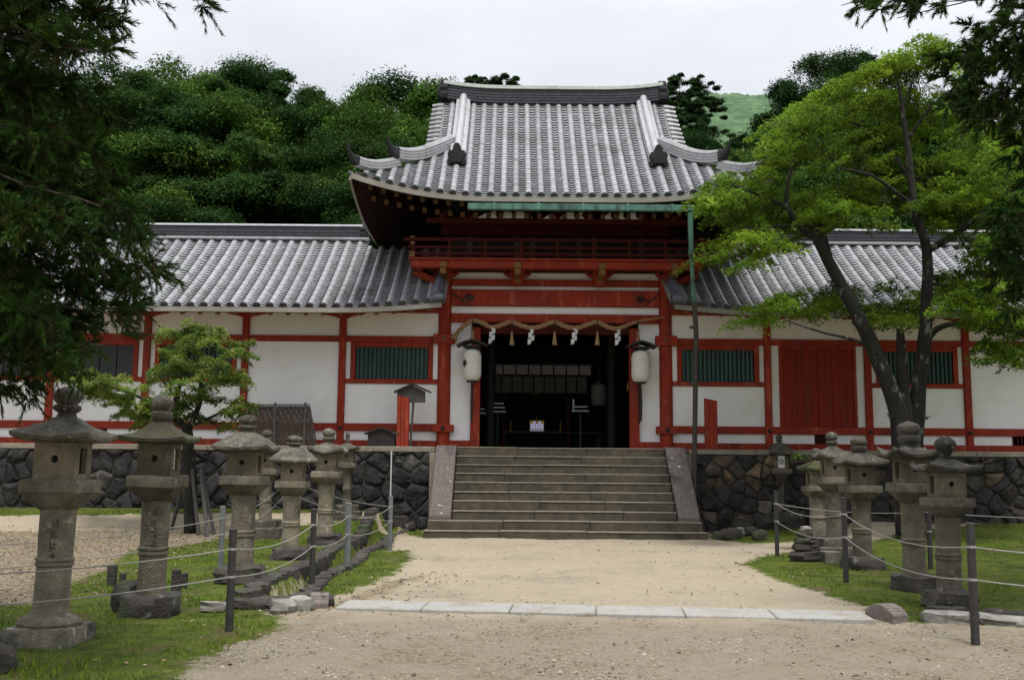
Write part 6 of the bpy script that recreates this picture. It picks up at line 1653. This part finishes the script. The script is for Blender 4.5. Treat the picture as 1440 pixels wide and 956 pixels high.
# ---- grass, pebbles, fallen leaves
def grass_patch(name, poly_ids, n, hmin, hmax, seed, lab):
    rng = np.random.default_rng(seed); V = []
    X = rng.uniform(-13, 15, n*3); Y = 4.5 + 19*rng.uniform(0, 1, n*3)**1.5
    g = np.full(X.shape, -9.0)
    for i in poly_ids: g = np.maximum(g, poly_dist(X, Y, GRASS_POLYS[i]))
    pn = np.array([mnoise.noise(Vector((x*1.3, y*1.3, seed))) for x, y in zip(X, Y)])
    pn2 = np.array([mnoise.noise(Vector((x*5, y*5, seed+9))) for x, y in zip(X, Y)])
    keep = (g + .35*pn + .25*pn2 > .08) & (np.abs(X/np.maximum(Y, .1)) < .62) & (pn + .7*pn2 > -.22)
    X, Y, pn = X[keep][:n], Y[keep][:n], pn[keep][:n]
    Z = ground_h(X, Y) - .006; k = len(X)
    a = rng.uniform(0, 2*pi, k); h = rng.uniform(hmin, hmax, k)*(1+.5*pn); w = rng.uniform(.0035, .007, k)*(1+Y/22)
    lean = rng.normal(size=(k, 2))*.45
    p = np.stack([X, Y, Z], 1); s = np.stack([np.cos(a)*w, np.sin(a)*w, np.zeros(k)], 1)
    tip = p + np.stack([lean[:, 0]*h, lean[:, 1]*h, h], 1)
    v = np.stack([p-s, p+s, tip], 1).reshape(-1, 3)
    tv = (rng.uniform(.7, 1.35, k)*(1+.3*pn))[:, None]; T = np.concatenate([tv*rng.uniform(.8, 1.35, (k, 1)), tv, tv*.9], 1)
    o = np_mesh(name, v, 3, T, M_GRASSB); tag(o, lab, 'grass', kind='stuff')
grass_patch('grass', [0, 1, 2], 90000, .018, .05, 3, 'short patchy grass of the left lawn around the lanterns')
grass_patch('moss_lawn', [3, 4], 90000, .014, .038, 4, 'bright mossy lawn under the right lanterns')
rng = np.random.default_rng(8)
def pebbles(n, y0, y1, s0, s1, seed):
    rng = np.random.default_rng(seed)
    Y = rng.uniform(y0**.5, y1**.5, n)**2; X = rng.uniform(-.56, .56, n)*Y
    kp_ = grass_mask(X, Y) < .05; X, Y = X[kp_], Y[kp_]; n = len(X)
    oc = np.array([(1, 0, 0), (0, 1, 0), (-1, 0, 0), (0, -1, 0), (0, 0, .7)])
    sc = rng.uniform(s0, s1, n)**1; a = rng.uniform(0, 2*pi, n)
    c, s = np.cos(a), np.sin(a); V = []
    pts = []
    for o_ in oc:
        j = rng.uniform(.6, 1.2, (n, 3)); x = o_[0]*j[:, 0]; y = o_[1]*j[:, 1]*.75
        pts.append(np.stack([X + (x*c - y*s)*sc, Y + (x*s + y*c)*sc, ground_h(X, Y) - .002 + o_[2]*j[:, 2]*sc*.8], 1))
    tr = []
    for i in range(4): tr.append(np.stack([pts[i], pts[(i+1) % 4], pts[4]], 1))
    v = np.stack(tr, 1).reshape(-1, 3)
    t = rng.uniform(.12, 1.3, (n, 1))*np.array([1, .95, .86]); return v, np.repeat(t, 4, 0)
v1, t1 = pebbles(16000, 5.0, 12, .006, .018, 1); v2, t2 = pebbles(220, 5.0, 14, .015, .032, 2); v3, t3 = pebbles(900, 11, 21, .008, .016, 3)
tag(np_mesh('gravel', np.concatenate([v1, v2, v3]), 3, np.concatenate([t1, t2, t3]), M_PEBBLE), 'loose gravel and small pebbles strewn over the sandy path', 'gravel', kind='stuff')
def litter(n, poly, seed):
    rng = np.random.default_rng(seed); X = rng.uniform(-14, 14, n*4); Y = rng.uniform(5, 23, n*4)
    d = np.full(X.shape, -9.0)
    for p in LITTER: d = np.maximum(d, poly_dist(X, Y, p))
    k = (d > -.5) | (rng.uniform(size=len(X)) < .09); X, Y = X[k][:n], Y[k][:n]
    pos = np.stack([X, Y, ground_h(X, Y) + .012], 1); m = len(pos)
    return leaf_verts(rng, pos, np.array([0, 0, 1.0]) + rng.normal(size=(m, 3))*.25, rng.uniform(.012, .034, m), .55), np.array([1, 1, 1.0])*rng.uniform(.3, 1.5, (m, 1))
v, t = litter(9000, None, 4)
tag(np_mesh('fallen_leaves', v, 4, t, mat('dry_leaf', (.16, .10, .05), (.26, .19, .115), 6, .9, tint=True)), 'dry brown fallen leaves scattered over the bare ground at left', 'fallen leaves', kind='stuff')
